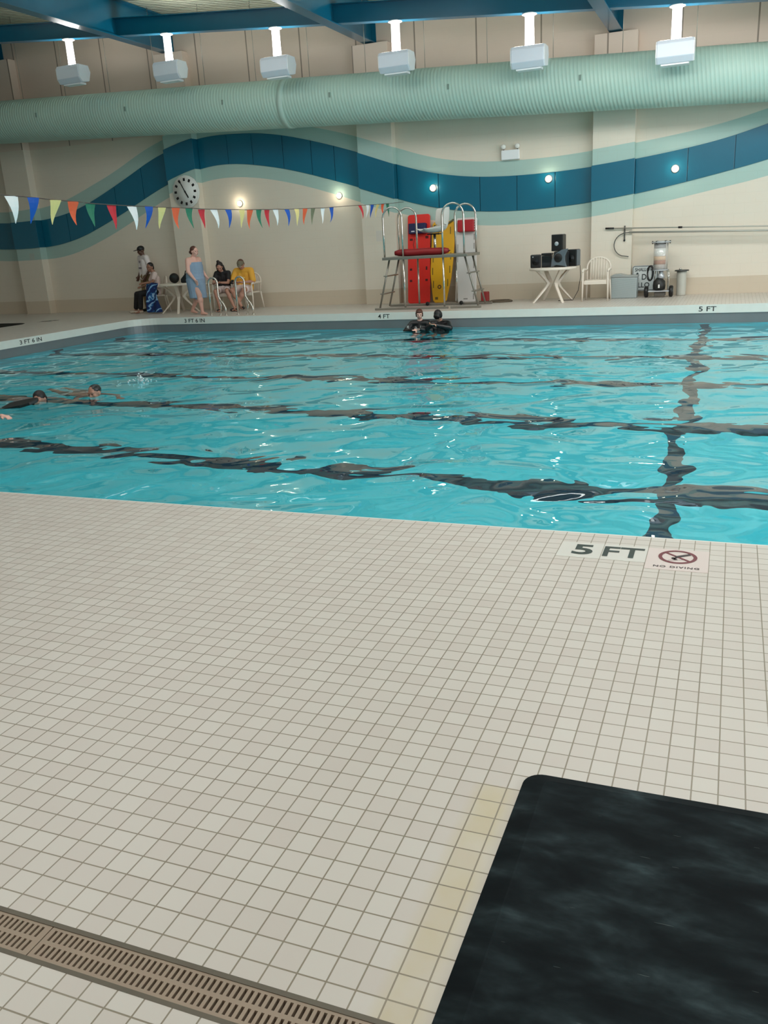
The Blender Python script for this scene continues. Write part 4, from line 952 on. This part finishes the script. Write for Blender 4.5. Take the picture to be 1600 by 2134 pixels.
def foot(a, td, s=1.0):
    a = Vector(a); td = Vector(td).normalized(); sd = td.cross(Vector((0, 0, 1))).normalized(); o = []
    heel = a - td * 0.035 * s + Vector((0, 0, -0.045 * s)); ball_ = a + td * 0.12 * s + Vector((0, 0, -0.055 * s))
    o.append(('c', a, 0.034 * s, heel, 0.032 * s)); o.append(('c', a + Vector((0, 0, -0.015)), 0.033 * s, ball_, 0.022 * s)); o.append(('c', heel, 0.03 * s, ball_ + sd * 0.015, 0.024 * s)); o.append(('c', heel, 0.03 * s, ball_ - sd * 0.02, 0.022 * s))
    for i in range(5):
        off = 0.032 - 0.016 * i; st = ball_ + sd * off * s; o.append(('c', st, 0.0135 * s, st + td * (0.052 - 0.006 * i) * s + Vector((0, 0, -0.006)), (0.012 if i == 0 else 0.0095) * s))
    return o
def head_prims(hd, M, s=1.0):
    h = Vector(hd)
    def q(x, y, z): return h + M @ Vector((x, y, z)) * s
    o = [('b', q(0, 0.01, 0.025), (0.076 * s, 0.094 * s, 0.09 * s), M), ('b', q(0, -0.022, -0.035), (0.058 * s, 0.066 * s, 0.075 * s), M), ('b', q(0, -0.055, -0.085), (0.026 * s, 0.024 * s, 0.02 * s), M),
         ('c', q(0, -0.083, 0.0), 0.009 * s, q(0, -0.105, -0.028), 0.012 * s), ('c', q(-.018, -0.086, -0.062), 0.008 * s, q(.018, -0.086, -0.062), 0.008 * s),
         ('c', q(-.045, -0.078, 0.02), 0.012 * s, q(.045, -0.078, 0.02), 0.012 * s)]
    for sx in (-1, 1): o.append(('b', q(sx * 0.078, 0.008, -0.012), (0.010 * s, 0.018 * s, 0.03 * s), M)); o.append(('b', q(sx * 0.042, -0.062, -0.03), (0.02 * s, 0.02 * s, 0.02 * s), M))
    return o
EYE = mat('eye_dark', (40, 30, 26), 0.4); LIP = mat('lip_tone', (150, 84, 78), 0.5)
def face(t, hd, M, s=1.0, lip=LIP):
    h = Vector(hd)
    for sx in (-1, 1): put('eye', MB().ball(tuple(h + M @ Vector((sx * 0.03, -0.084, -0.004)) * s), 0.010 * s, 0.007 * s, 0.007 * s, seg=8, M=M), EYE, t)
    put('mouth', MB().ball(tuple(h + M @ Vector((0, -0.094, -0.063)) * s), 0.021 * s, 0.006 * s, 0.006 * s, seg=8, M=M), lip, t)
def person(label, loc, rz, J, skin, g=1.0, hands=(0.5, 0.5), feet=True, voxel=0.011, s=1.0, lip=LIP, cat='person'):
    t = thing('person', label, cat, loc, rz)
    V = {k: Vector(v) for k, v in J.items()}
    M = frame(V['fd'], V.get('up', Vector((0, 0, 1)))); hd = V['hd']
    nk = V['nk']; pr = head_prims(hd, M, s)
    pr.append(('c', nk, 0.056 * s, hd + M @ Vector((0, 0.01, -0.05)) * s, 0.052 * s))
    side = (V['sL'] - V['sR']).normalized(); hs = (V['pL'] - V['pR']).normalized()
    for k in (-1, 1):
        pr.append(('c', V['ch'] + side * k * 0.07 * g, 0.095 * g, V['pel'] + hs * k * 0.06 * g, 0.095 * g))
    pr.append(('c', V['sL'] - side * 0.02, 0.058 * g, V['sR'] + side * 0.02, 0.058 * g)); pr.append(('c', V['ch'], 0.10 * g, nk, 0.06))
    pr.append(('c', V['pL'], 0.098 * g, V['pR'], 0.098 * g))
    for q in 'LR':
        pr += [('c', V['s' + q], 0.052 * g, V['e' + q], 0.040 * g), ('c', V['e' + q], 0.040 * g, V['w' + q], 0.026)]
        if ('h' + q) in V: pr += hand(V['w' + q], V['h' + q], V.get('t' + q + 'h', Vector((0, -1, 0.2))), hands[0 if q == 'L' else 1], s)
        if ('k' + q) in V: pr += [('c', V['p' + q], 0.085 * g, V['k' + q], 0.056 * g), ('c', V['k' + q], 0.055 * g, V['a' + q], 0.036)]; mid = V['k' + q].lerp(V['a' + q], 0.3); pr.append(('b', mid, (0.056 * g, 0.06 * g, 0.09)))
        if feet and ('a' + q) in V: pr += foot(V['a' + q], V['f' + q], s)
    solid('body', pr, skin, t, voxel); face(t, hd, M, s, lip)
    return t, V, M
def shirt(t, V, m, g=1.0, sleeve=0.75, name='shirt', down=0.06, drop=None, full=False):
    side = (V['sL'] - V['sR']).normalized(); hs = (V['pL'] - V['pR']).normalized(); e = 0.016
    ax = (V['ch'] - V['pel']).normalized(); pr = []
    for k in (-1, 1): pr.append(('c', V['ch'] + side * k * 0.075 * g, 0.098 * g + e, V['pel'] + hs * k * 0.07 * g - ax * down, 0.10 * g + e))
    pr.append(('c', V['sL'] - side * 0.02, 0.058 * g + e, V['sR'] + side * 0.02, 0.058 * g + e)); pr.append(('c', V['ch'], 0.10 * g + e, V['nk'] - ax * 0.03, 0.07))
    for q in 'LR':
        el = V['s' + q].lerp(V['e' + q], sleeve if not full else 1.0); pr.append(('c', V['s' + q], 0.056 * g + e, el, (0.05 * g + e) if not full else 0.046 * g + e))
        if full: pr.append(('c', V['e' + q], 0.042 * g + e, V['w' + q], 0.03 + e * .6))
    return solid(name, pr, m, t)
def pants(t, V, m, g=1.0, frac=0.8, full=False, name='trousers'):
    e = 0.018; pr = [('c', V['pL'], 0.102 * g + e, V['pR'], 0.102 * g + e)]
    for q in 'LR':
        if full: pr += [('c', V['p' + q], 0.088 * g + e, V['k' + q], 0.06 * g + e), ('c', V['k' + q], 0.06 * g + e, V['k' + q].lerp(V['a' + q], frac), 0.045 + e)]
        else:
            kk = V['p' + q].lerp(V['k' + q], frac); pr += [('c', V['p' + q], 0.09 * g + e, kk, 0.074 * g + e)]
    return solid(name, pr, m, t)
def hair(t, V, M, m, kind='short', s=1.0):
    h = V['hd']
    def q(x, y, z): return h + M @ Vector((x, y, z)) * s
    pr = [('b', q(0, 0.022, 0.042), (0.084 * s, 0.094 * s, 0.085 * s), M), ('b', q(0, 0.06, -0.01), (0.074 * s, 0.055 * s, 0.08 * s), M)]
    if kind == 'fringe': pr += [('b', q(0, -0.055, 0.058), (0.062 * s, 0.036 * s, 0.036 * s), M), ('c', q(-.068, -.02, .03), .022 * s, q(-.07, .02, -.05), .018 * s), ('c', q(.068, -.02, .03), .022 * s, q(.07, .02, -.05), .018 * s)]
    if kind == 'bun': pr += [('b', q(0, 0.115, -0.02), (0.048 * s, 0.045 * s, 0.045 * s), M), ('c', q(0, .07, .0), .04 * s, q(0, .11, -.02), .03 * s)]
    if kind == 'long': pr += [('b', q(-0.02, 0.03, 0.13), (0.042 * s, 0.04 * s, 0.036 * s), M), ('c', q(.07, .03, 0), .035 * s, q(.10, 0.0, -.22), .045 * s), ('c', q(.10, 0, -.22), .045 * s, q(.12, -.05, -.42), .03 * s), ('c', q(-.075, .03, .02), .03 * s, q(-.08, .03, -.12), .025 * s)]
    if kind == 'bob': pr += [('b', q(0, -0.035, 0.05), (0.07 * s, 0.055 * s, 0.05 * s), M), ('b', q(0, 0.02, -0.01), (0.09 * s, 0.075 * s, 0.085 * s), M), ('b', q(0, -.055, .03), (.078 * s, .05 * s, .065 * s), M)]
    return solid('hair', pr, m, t, 0.009, 1)
SK_D = mat('skin_dark', (96, 66, 52), 0.5); SK_B = mat('skin_brown', (150, 108, 88), 0.5); SK_P = mat('skin_pale', (226, 176, 160), 0.5); SK_M = mat('skin_medium', (180, 132, 112), 0.5)
HB = mat('hair_black', (24, 18, 18), 0.5, bump=0.4, vscale=60); HBR = mat('hair_brown', (84, 48, 36), 0.5, bump=0.4, vscale=60)
TEE = mat('white_tee', (226, 218, 216), 0.7, bump=0.3, vscale=14)

# 1: standing, black cap, white printed tee, khaki trousers; faces the viewer's left
J = dict(pel=(0, 0, 0.96), ch=(0.0, 0.0, 1.27), nk=(0, 0.0, 1.44), hd=(0.0, -0.035, 1.585), fd=(-0.15, -1, -0.25), sL=(0.19, 0, 1.40), sR=(-0.19, 0, 1.40), eL=(0.27, 0.04, 1.12), wL=(0.22, -0.10, 0.92), eR=(-0.27, 0.04, 1.12), wR=(-0.20, -0.1, 0.93),
         hL=(-0.1, -0.4, -1), hR=(0.1, -0.4, -1), pL=(0.09, 0, 0.92), pR=(-0.09, 0, 0.92), kL=(0.11, -0.03, 0.50), kR=(-0.10, -0.03, 0.50), aL=(0.12, 0.02, 0.085), aR=(-0.11, 0.0, 0.085), fL=(0.2, -1, 0), fR=(-0.2, -1, 0))
t, V, M = person('person standing in a white printed t-shirt, khaki trousers and black cap', (-14.60, 19.68, 0), R(-28), J, SK_D, 1.0)
t.scale = (0.99, 0.99, 0.99)
sh = shirt(t, V, TEE, 1.05)
for (sx, sz, w_, h_) in ((0.0, 1.30, 0.035, 0.03), (-0.01, 1.14, 0.09, 0.02)):
    put('shirt_print', MB().box((sx - w_, -0.121, sz - h_), (sx + w_, -0.108, sz + h_)), mat('print_grey', (134, 124, 130), 0.7), sh, bevel=0.003)
pants(t, V, mat('khaki', (128, 108, 74), 0.7, bump=0.3, vscale=12), 1.0, 0.97, True)
h = V['hd']
def q(x, y, z): return h + M @ Vector((x, y, z))
cap_ = solid('cap', [('b', q(0, 0.01, 0.045), (0.088, 0.105, 0.082), M)], BLACK, t, 0.008, 1)
put('cap_brim', MB().ball(tuple(q(0, -0.125, 0.045)), 0.07, 0.075, 0.010, M=M), BLACK, cap_)
for q_ in 'LR': solid('shoe', [('c', V['a' + q_] + Vector((0, 0.04, -0.045)), 0.042, V['a' + q_] + Vector((0, -0.15, -0.052)), 0.036)], BLACK, t)

# seated pose, facing -y: seat height 0.43
def seated(**kw):
    J = dict(pel=(0, 0.08, 0.55), ch=(0, 0.09, 0.84), nk=(0, 0.06, 1.01), hd=(0, 0.0, 1.13), fd=(0, -1, -0.3), sL=(0.18, 0.07, 0.96), sR=(-0.18, 0.07, 0.96), eL=(0.25, -0.06, 0.72), wL=(0.12, -0.26, 0.66), eR=(-0.25, -0.06, 0.72), wR=(-0.12, -0.26, 0.66),
             hL=(-0.6, -0.7, 0), hR=(0.6, -0.7, 0), pL=(0.09, 0.04, 0.52), pR=(-0.09, 0.04, 0.52), kL=(0.12, -0.40, 0.50), kR=(-0.12, -0.40, 0.50), aL=(0.12, -0.42, 0.085), aR=(-0.12, -0.42, 0.085), fL=(0.1, -1, 0), fR=(-0.1, -1, 0))
    J.update(kw); return J
# 2: seated, short dark hair, pale top, black trousers, arm on the table, patterned blue towel over the side
J = seated(eL=(0.34, -0.02, 0.78), wL=(0.42, -0.24, 0.765), hL=(0.5, -1, 0), hd=(0.0, -0.01, 1.14), fd=(0.9, -1, -0.15), kL=(0.16, -0.36, 0.50), aL=(0.10, -0.40, 0.085), aR=(-0.16, -0.50, 0.085), kR=(-0.12, -0.42, 0.48))
t, V, M = person('seated person with short dark hair, pale top and black trousers, arm resting on the table', (-14.15, 19.33, 0), R(-48), J, SK_B, 0.95)
shirt(t, V, mat('pale_top', (216, 196, 192), 0.7), 0.97, 0.6); pants(t, V, mat('black_trousers', (18, 18, 22), 0.7), 0.95, 0.85, True); hair(t, V, M, HB)
for q_ in 'LR': solid('shoe', [('c', V['a' + q_] + Vector((0, 0.03, -0.045)), 0.04, V['a' + q_] + Vector((0, -0.13, -0.05)), 0.036)], mat('shoe_pale', (190, 178, 162), 0.6), t)
g = NT('patterned_blue_towel'); x, y, z = g.xyz()
n_ = g.noise(3.0, 2, dist=1.5); wv = g.math('SINE', g.math('MULTIPLY_ADD', n_, 16.0, g.math('MULTIPLY', g.math('ADD', x, g.math('MULTIPLY', z, -1.0)), 26.0)))
col = g.mix(g.math('GREATER_THAN', wv, 0.1), s2l((10, 38, 92)), s2l((34, 96, 152))); col = g.mix(g.math('GREATER_THAN', wv, 0.80), col, s2l((140, 178, 210)))
g.l(col, g.b.inputs['Base Color']); g.b.inputs['Roughness'].default_value = 0.9; TOW = g.m
# towel hanging over the chair side, folded and draped: sheet with thickness
def drape(name, rows, m, th=0.02, sub=2):
    mb = MB(); nC = len(rows[0]); vs = [p for r_ in rows for p in r_]; fs = []
    for i in range(len(rows) - 1):
        for j in range(nC - 1): a = i * nC + j; fs.append((a, a + 1, a + nC + 1, a + nC))
    mb._add(vs, fs, True); o = put(name, mb, m); s_ = o.modifiers.new('t', 'SOLIDIFY'); s_.thickness = th; s_.offset = 0; u = o.modifiers.new('s', 'SUBSURF'); u.levels = 1; u.render_levels = 2; return o
rows = []
for i in range(9):
    s_ = i / 8; row = []
    for j in range(9):
        u = j / 8; xx = -14.12 + 0.16 * s_ + 0.46 * u * (0.75 + 0.2 * s_); zz = 0.80 - 0.79 * s_ ** 1.15 - 0.06 * u * (1 - s_) + (0.02 if i == 8 else 0); yy = 18.83 + 0.05 * math.sin(u * 9 + i * 0.6) - 0.10 * s_ + (0.22 * (1 - s_) ** 3)
        row.append((xx, yy, max(zz, 0.02)))
    rows.append(row)
o = drape('beach_towel', rows, TOW, 0.02); tag(o, 'dark blue patterned towel draped from the lap of the seated person by the table', 'towel')

# 3: walking to the right, blue towel wrapped from chest to knee, brown bun
J = dict(pel=(0, 0.02, 0.88), ch=(0.0, 0.0, 1.18), nk=(0, 0.01, 1.34), hd=(0.0, -0.05, 1.475), fd=(0.05, -1, -0.05), sL=(0.17, 0.02, 1.28), sR=(-0.17, 0.02, 1.28), eL=(0.23, 0.02, 1.02), wL=(0.17, -0.2, 0.86), eR=(-0.24, -0.02, 1.02), wR=(-0.19, -0.17, 0.82),
         hL=(-0.1, -0.6, -1), hR=(0.15, -0.6, -1), pL=(0.09, 0, 0.84), pR=(-0.09, 0, 0.84), kL=(0.10, 0.10, 0.46), kR=(-0.10, -0.16, 0.47), aL=(0.10, 0.36, 0.11), aR=(-0.10, -0.20, 0.085), fL=(0.0, -1, -0.1), fR=(0.0, -1, 0))
t, V, M = person('barefoot person walking right, wrapped in a light blue towel, brown hair in a bun', (-12.0, 18.13, 0), R(76), J, SK_P, 1.25)
hair(t, V, M, HBR, 'bun')
TB = mat('light_blue_towel', (140, 162, 186), 0.9, var=0.12, vscale=8, bump=0.5)
solid('towel_wrap', [('f', (0, -0.0, 1.23), 0.185, (0, 0.0, 0.98), 0.195), ('c', (0.07, 0, 1.12), 0.15, (0.07, 0.02, 0.9), 0.165), ('c', (-0.07, 0, 1.12), 0.15, (-0.07, 0.02, 0.9), 0.165), ('c', (0, 0.02, 0.90), 0.22, (0.0, 0.03, 0.60), 0.20), ('f', (0, 0.02, 0.85), 0.235, (0.0, 0.0, 0.40), 0.205), ('f', (0, -0.06, 0.7), 0.16, (0.0, -0.10, 0.38), 0.15)], TB, t)

# 4: seated, long dark hair, black top, white shorts, shins crossed
J = seated(hd=(-0.02, -0.04, 1.07), nk=(0, 0.03, 0.95), ch=(0, 0.06, 0.79), fd=(0.15, -1, -0.55), sL=(0.16, 0.04, 0.91), sR=(-0.16, 0.04, 0.91), kL=(0.24, -0.36, 0.50), aL=(0.42, -0.40, 0.09), fL=(0.7, -0.7, 0), kR=(-0.06, -0.38, 0.5), aR=(0.02, -0.36, 0.085), eL=(0.2, -0.12, 0.68), eR=(-0.22, -0.08, 0.68), wL=(0.08, -0.3, 0.70), wR=(-0.06, -0.3, 0.70))
t, V, M = person('seated person with long dark hair, black top and white shorts, looking down', (-11.9, 19.15, 0), R(8), J, SK_M, 0.88)
shirt(t, V, mat('black_top', (20, 18, 22), 0.7), 0.9, 0.55); WS = mat('white_shorts', (226, 208, 204), 0.7); pants(t, V, WS, 0.9, 0.45, name='shorts'); hair(t, V, M, HB, 'long')
for q_ in 'LR': solid('shoe', [('c', V['a' + q_] + Vector((0, 0.03, -0.045)), 0.038, V['a' + q_] + Vector(V['f' + q_]) * 0.13 + Vector((0, 0, -0.05)), 0.034)], BLACK, t)
# 5: seated, yellow shirt, white shorts, grey cap, dark item in the hands
J = seated(hd=(0.0, -0.06, 1.10), nk=(0, 0.03, 0.98), fd=(0.0, -1, -0.6), sL=(0.2, 0.05, 0.94), sR=(-0.2, 0.05, 0.94), eL=(0.30, -0.06, 0.68), eR=(-0.30, -0.06, 0.70), wL=(0.08, -0.3, 0.68), wR=(-0.10, -0.29, 0.68), kL=(0.17, -0.38, 0.5), aL=(-0.03, -0.44, 0.09), fL=(-0.7, -0.7, 0), kR=(-0.15, -0.38, 0.5), aR=(0.12, -0.5, 0.13), fR=(0.7, -0.7, 0))
t, V, M = person('seated person in a yellow shirt, pale shorts and a grey cap, shins crossed', (-11.40, 19.32, 0), R(4), J, SK_M, 1.1)
sh = shirt(t, V, mat('yellow_shirt', (232, 172, 62), 0.7, bump=0.4, vscale=10), 1.2, 0.85, down=0.02); pants(t, V, WS, 1.05, 0.6, name='shorts'); hair(t, V, M, HBR)
h = V['hd']
solid('cap', [('b', q(0, 0.0, 0.042), (0.088, 0.104, 0.078), M), ('b', q(0, -0.09, 0.035), (0.06, 0.06, 0.014), M)], mat('cap_grey', (112, 104, 86), 0.7), t, 0.008, 1)
put('sunglasses', MB().ball(tuple(q(0, -0.096, -0.002)), 0.055, 0.012, 0.017, M=M), mat('lens_grey', (190, 180, 170), 0.2), t)
put('shirt_print', MB().box((-0.07, -0.096, 0.76), (0.09, -0.088, 0.80)), mat('print_yellow', (240, 204, 110), 0.7), sh, bevel=0.003)
for q_ in 'LR': solid('shoe', [('c', V['a' + q_] + Vector((0, 0.02, -0.045)), 0.042, V['a' + q_] + Vector(V['f' + q_]) * 0.15 + Vector((0, 0, -0.05)), 0.036)], mat('shoe_dark', (30, 26, 26), 0.6), t)
o = put('phone', MB().box((-0.035, -0.008, -0.06), (0.035, 0.008, 0.06)), BLACK, bevel=0.004, loc=(-11.53, 18.99, 0.70)); o.rotation_euler = (R(-40), 0, R(10)); tag(o, 'small black phone held by the person in the yellow shirt', 'phone')

# 6 and 7: standing in the water at the far wall, black swim shirts
def inpool(**kw):
    J = dict(pel=(0, 0.04, -0.95), ch=(0, 0.0, -0.42), nk=(0, 0.0, -0.23), hd=(0, -0.03, -0.095), fd=(0, -1, -0.15), sL=(0.17, 0, -0.29), sR=(-0.17, 0, -0.29), eL=(0.26, -0.10, -0.42), wL=(0.08, -0.25, -0.38), eR=(-0.29, -0.1, -0.44), wR=(-0.10, -0.28, -0.39),
             hL=(-1, -0.3, -0.1), hR=(1, -0.3, -0.1), pL=(0.09, 0.04, -0.98), pR=(-0.09, 0.04, -0.98), kL=(0.11, -0.22, -1.28), kR=(-0.11, -0.22, -1.28), aL=(0.11, 0.0, -1.52), aR=(-0.11, 0.0, -1.52), fL=(0, -1, 0), fR=(0, -1, 0))
    J.update(kw); return J
RG = mat('black_swim_shirt', (10, 13, 18), 0.35)
PR_ = mat('rash_print', (170, 178, 176), 0.6)
J = inpool(fd=(0.25, -1, -0.1))
t, V, M = person('left one of two people in the pool by the far wall, black printed swim shirt', (-5.93, 16.95, 0.09), R(4), J, SK_P, 0.95, s=0.88)
sh = shirt(t, V, RG, 1.0, full=True, name='swim_shirt'); hair(t, V, M, HBR, 'fringe', 0.88)
put('sleeve_print', MB().box((-0.252, -0.122, -0.405), (-0.212, -0.098, -0.315)), PR_, sh, bevel=0.003)
put('chest_print', MB().prism([(-0.07, -0.42), (-0.06, -0.33), (-0.035, -0.37), (0.0, -0.395), (0.03, -0.36), (0.045, -0.31), (0.05, -0.42)], 'y', -0.145, -0.125), PR_, sh)
J = inpool(hd=(0.0, -0.09, -0.115), fd=(-0.1, -1, -1.0), wL=(0.0, -0.30, -0.28), wR=(-0.06, -0.30, -0.27), hL=(-1, -0.2, 0.1), hR=(1, -0.2, 0.1), eL=(0.26, -0.12, -0.36), eR=(-0.24, -0.14, -0.38))
t, V, M = person('right one of two people in the pool by the far wall, dark head bowed', (-5.49, 16.92, 0.08), R(-4), J, SK_M, 0.97, hands=(0.9, 0.9), s=0.9)
shirt(t, V, RG, 1.0, full=True, name='swim_shirt'); hair(t, V, M, HB, 'bob', 0.94)

# swimmers low in the water at the left, lying prone and heading right
def prone(t_head=(0, 0, 0.0), **kw):
    # local: head towards -y, z = 0 is the water surface
    J = dict(pel=(0, 0.72, -0.22), ch=(0, 0.34, -0.14), nk=(0, 0.17, -0.085), hd=(0, 0.03, -0.01), fd=(-0.5, -1, -0.2), up=(0.1, 0.2, 1), sL=(0.18, 0.24, -0.12), sR=(-0.18, 0.24, -0.12), eL=(0.30, 0.0, -0.17), wL=(0.22, -0.24, -0.09), eR=(-0.30, 0.02, -0.15), wR=(-0.26, -0.24, -0.07),
             hL=(0, -1, 0.0), hR=(0, -1, 0.0), tLh=(-1, 0, 0), tRh=(1, 0, 0), pL=(0.09, 0.78, -0.23), pR=(-0.09, 0.78, -0.23), kL=(0.12, 1.2, -0.34), kR=(-0.12, 1.18, -0.25), aL=(0.12, 1.6, -0.38), aR=(-0.12, 1.58, -0.25), fL=(0, 0.7, -0.7), fR=(0, 0.7, -0.7))
    J.update(kw); return J
SW = mat('dark_swimwear', (28, 34, 42), 0.5)
t, V, M = person('swimmer at the left with wet dark hair leaning on a black kickboard', (-8.68, 9.02, WZ - 0.0), R(72), prone(fd=(-0.9, -0.6, -0.35), hd=(0, 0.03, 0.0), wR=(-0.24, -0.2, 0.0), eR=(-0.30, 0.06, -0.06)), SK_M, 0.95)
hair(t, V, M, HB); pants(t, V, SW, 0.95, 0.4, name='swim_shorts')
t, V, M = person('second swimmer from the left, head in a dark cap turned to the camera', (-8.02, 9.35, WZ + 0.01), R(60), prone(fd=(-1, -0.5, -0.1), hd=(0, 0.03, 0.03), wL=(0.2, -0.3, -0.12)), SK_M, 0.92)
solid('swim_cap', [('b', V['hd'] + M @ Vector((0, 0.02, 0.04)), (0.083, 0.095, 0.078), M)], mat('cap_dark_wet', (26, 30, 32), 0.3), t, 0.009, 1); pants(t, V, SW, 0.92, 0.4, name='swim_shorts')
t, V, M = person('swimmer mostly outside the left edge of the picture, only a pinkish arm showing', (-8.62, 7.72, WZ), R(86), prone(wL=(0.16, -0.40, 0.03), eL=(0.24, -0.12, -0.02), hL=(0, -1, -0.1), sL=(0.18, 0.2, -0.05)), SK_P, 0.95)
hair(t, V, M, HBR); pants(t, V, SW, 0.92, 0.4, name='swim_shorts')
o = put('kickboard', MB().prism([(-0.22, -0.16), (0.1, -0.17), (0.22, -0.12), (0.27, 0.0), (0.22, 0.12), (0.1, 0.17), (-0.22, 0.16)], 'z', -0.02, 0.02), mat('kickboard_black', (14, 18, 20), 0.4), bevel=0.008, loc=(-8.66, 8.60, WZ + 0.02)); o.rotation_euler = (R(6), R(-9), R(14)); tag(o, 'thin black kickboard tilted in the water in front of the left swimmer', 'kickboard')
# small splash
t = thing('splash', 'small white splash on the water right of the swimmers', 'splash', (-8.15, 10.5, WZ)); del t['category']; bpy.data.objects.remove(t)
mb = MB()
rr = random.Random(3)
for i in range(46):
    a = rr.uniform(0, 6.28); d_ = abs(rr.gauss(0, 0.09)); zz = max(0.0, 0.10 * math.exp(-d_ * 14)) * rr.uniform(0.2, 1.3)
    mb.ball((d_ * math.cos(a) * 1.5, d_ * math.sin(a), zz), rr.uniform(0.006, 0.017), seg=8)
o = put('splash', mb, mat('foam_white', (216, 232, 236), 0.3), loc=(-8.15, 10.5, WZ)); tag(o, 'small white splash on the water right of the swimmers', 'splash', kind='stuff')
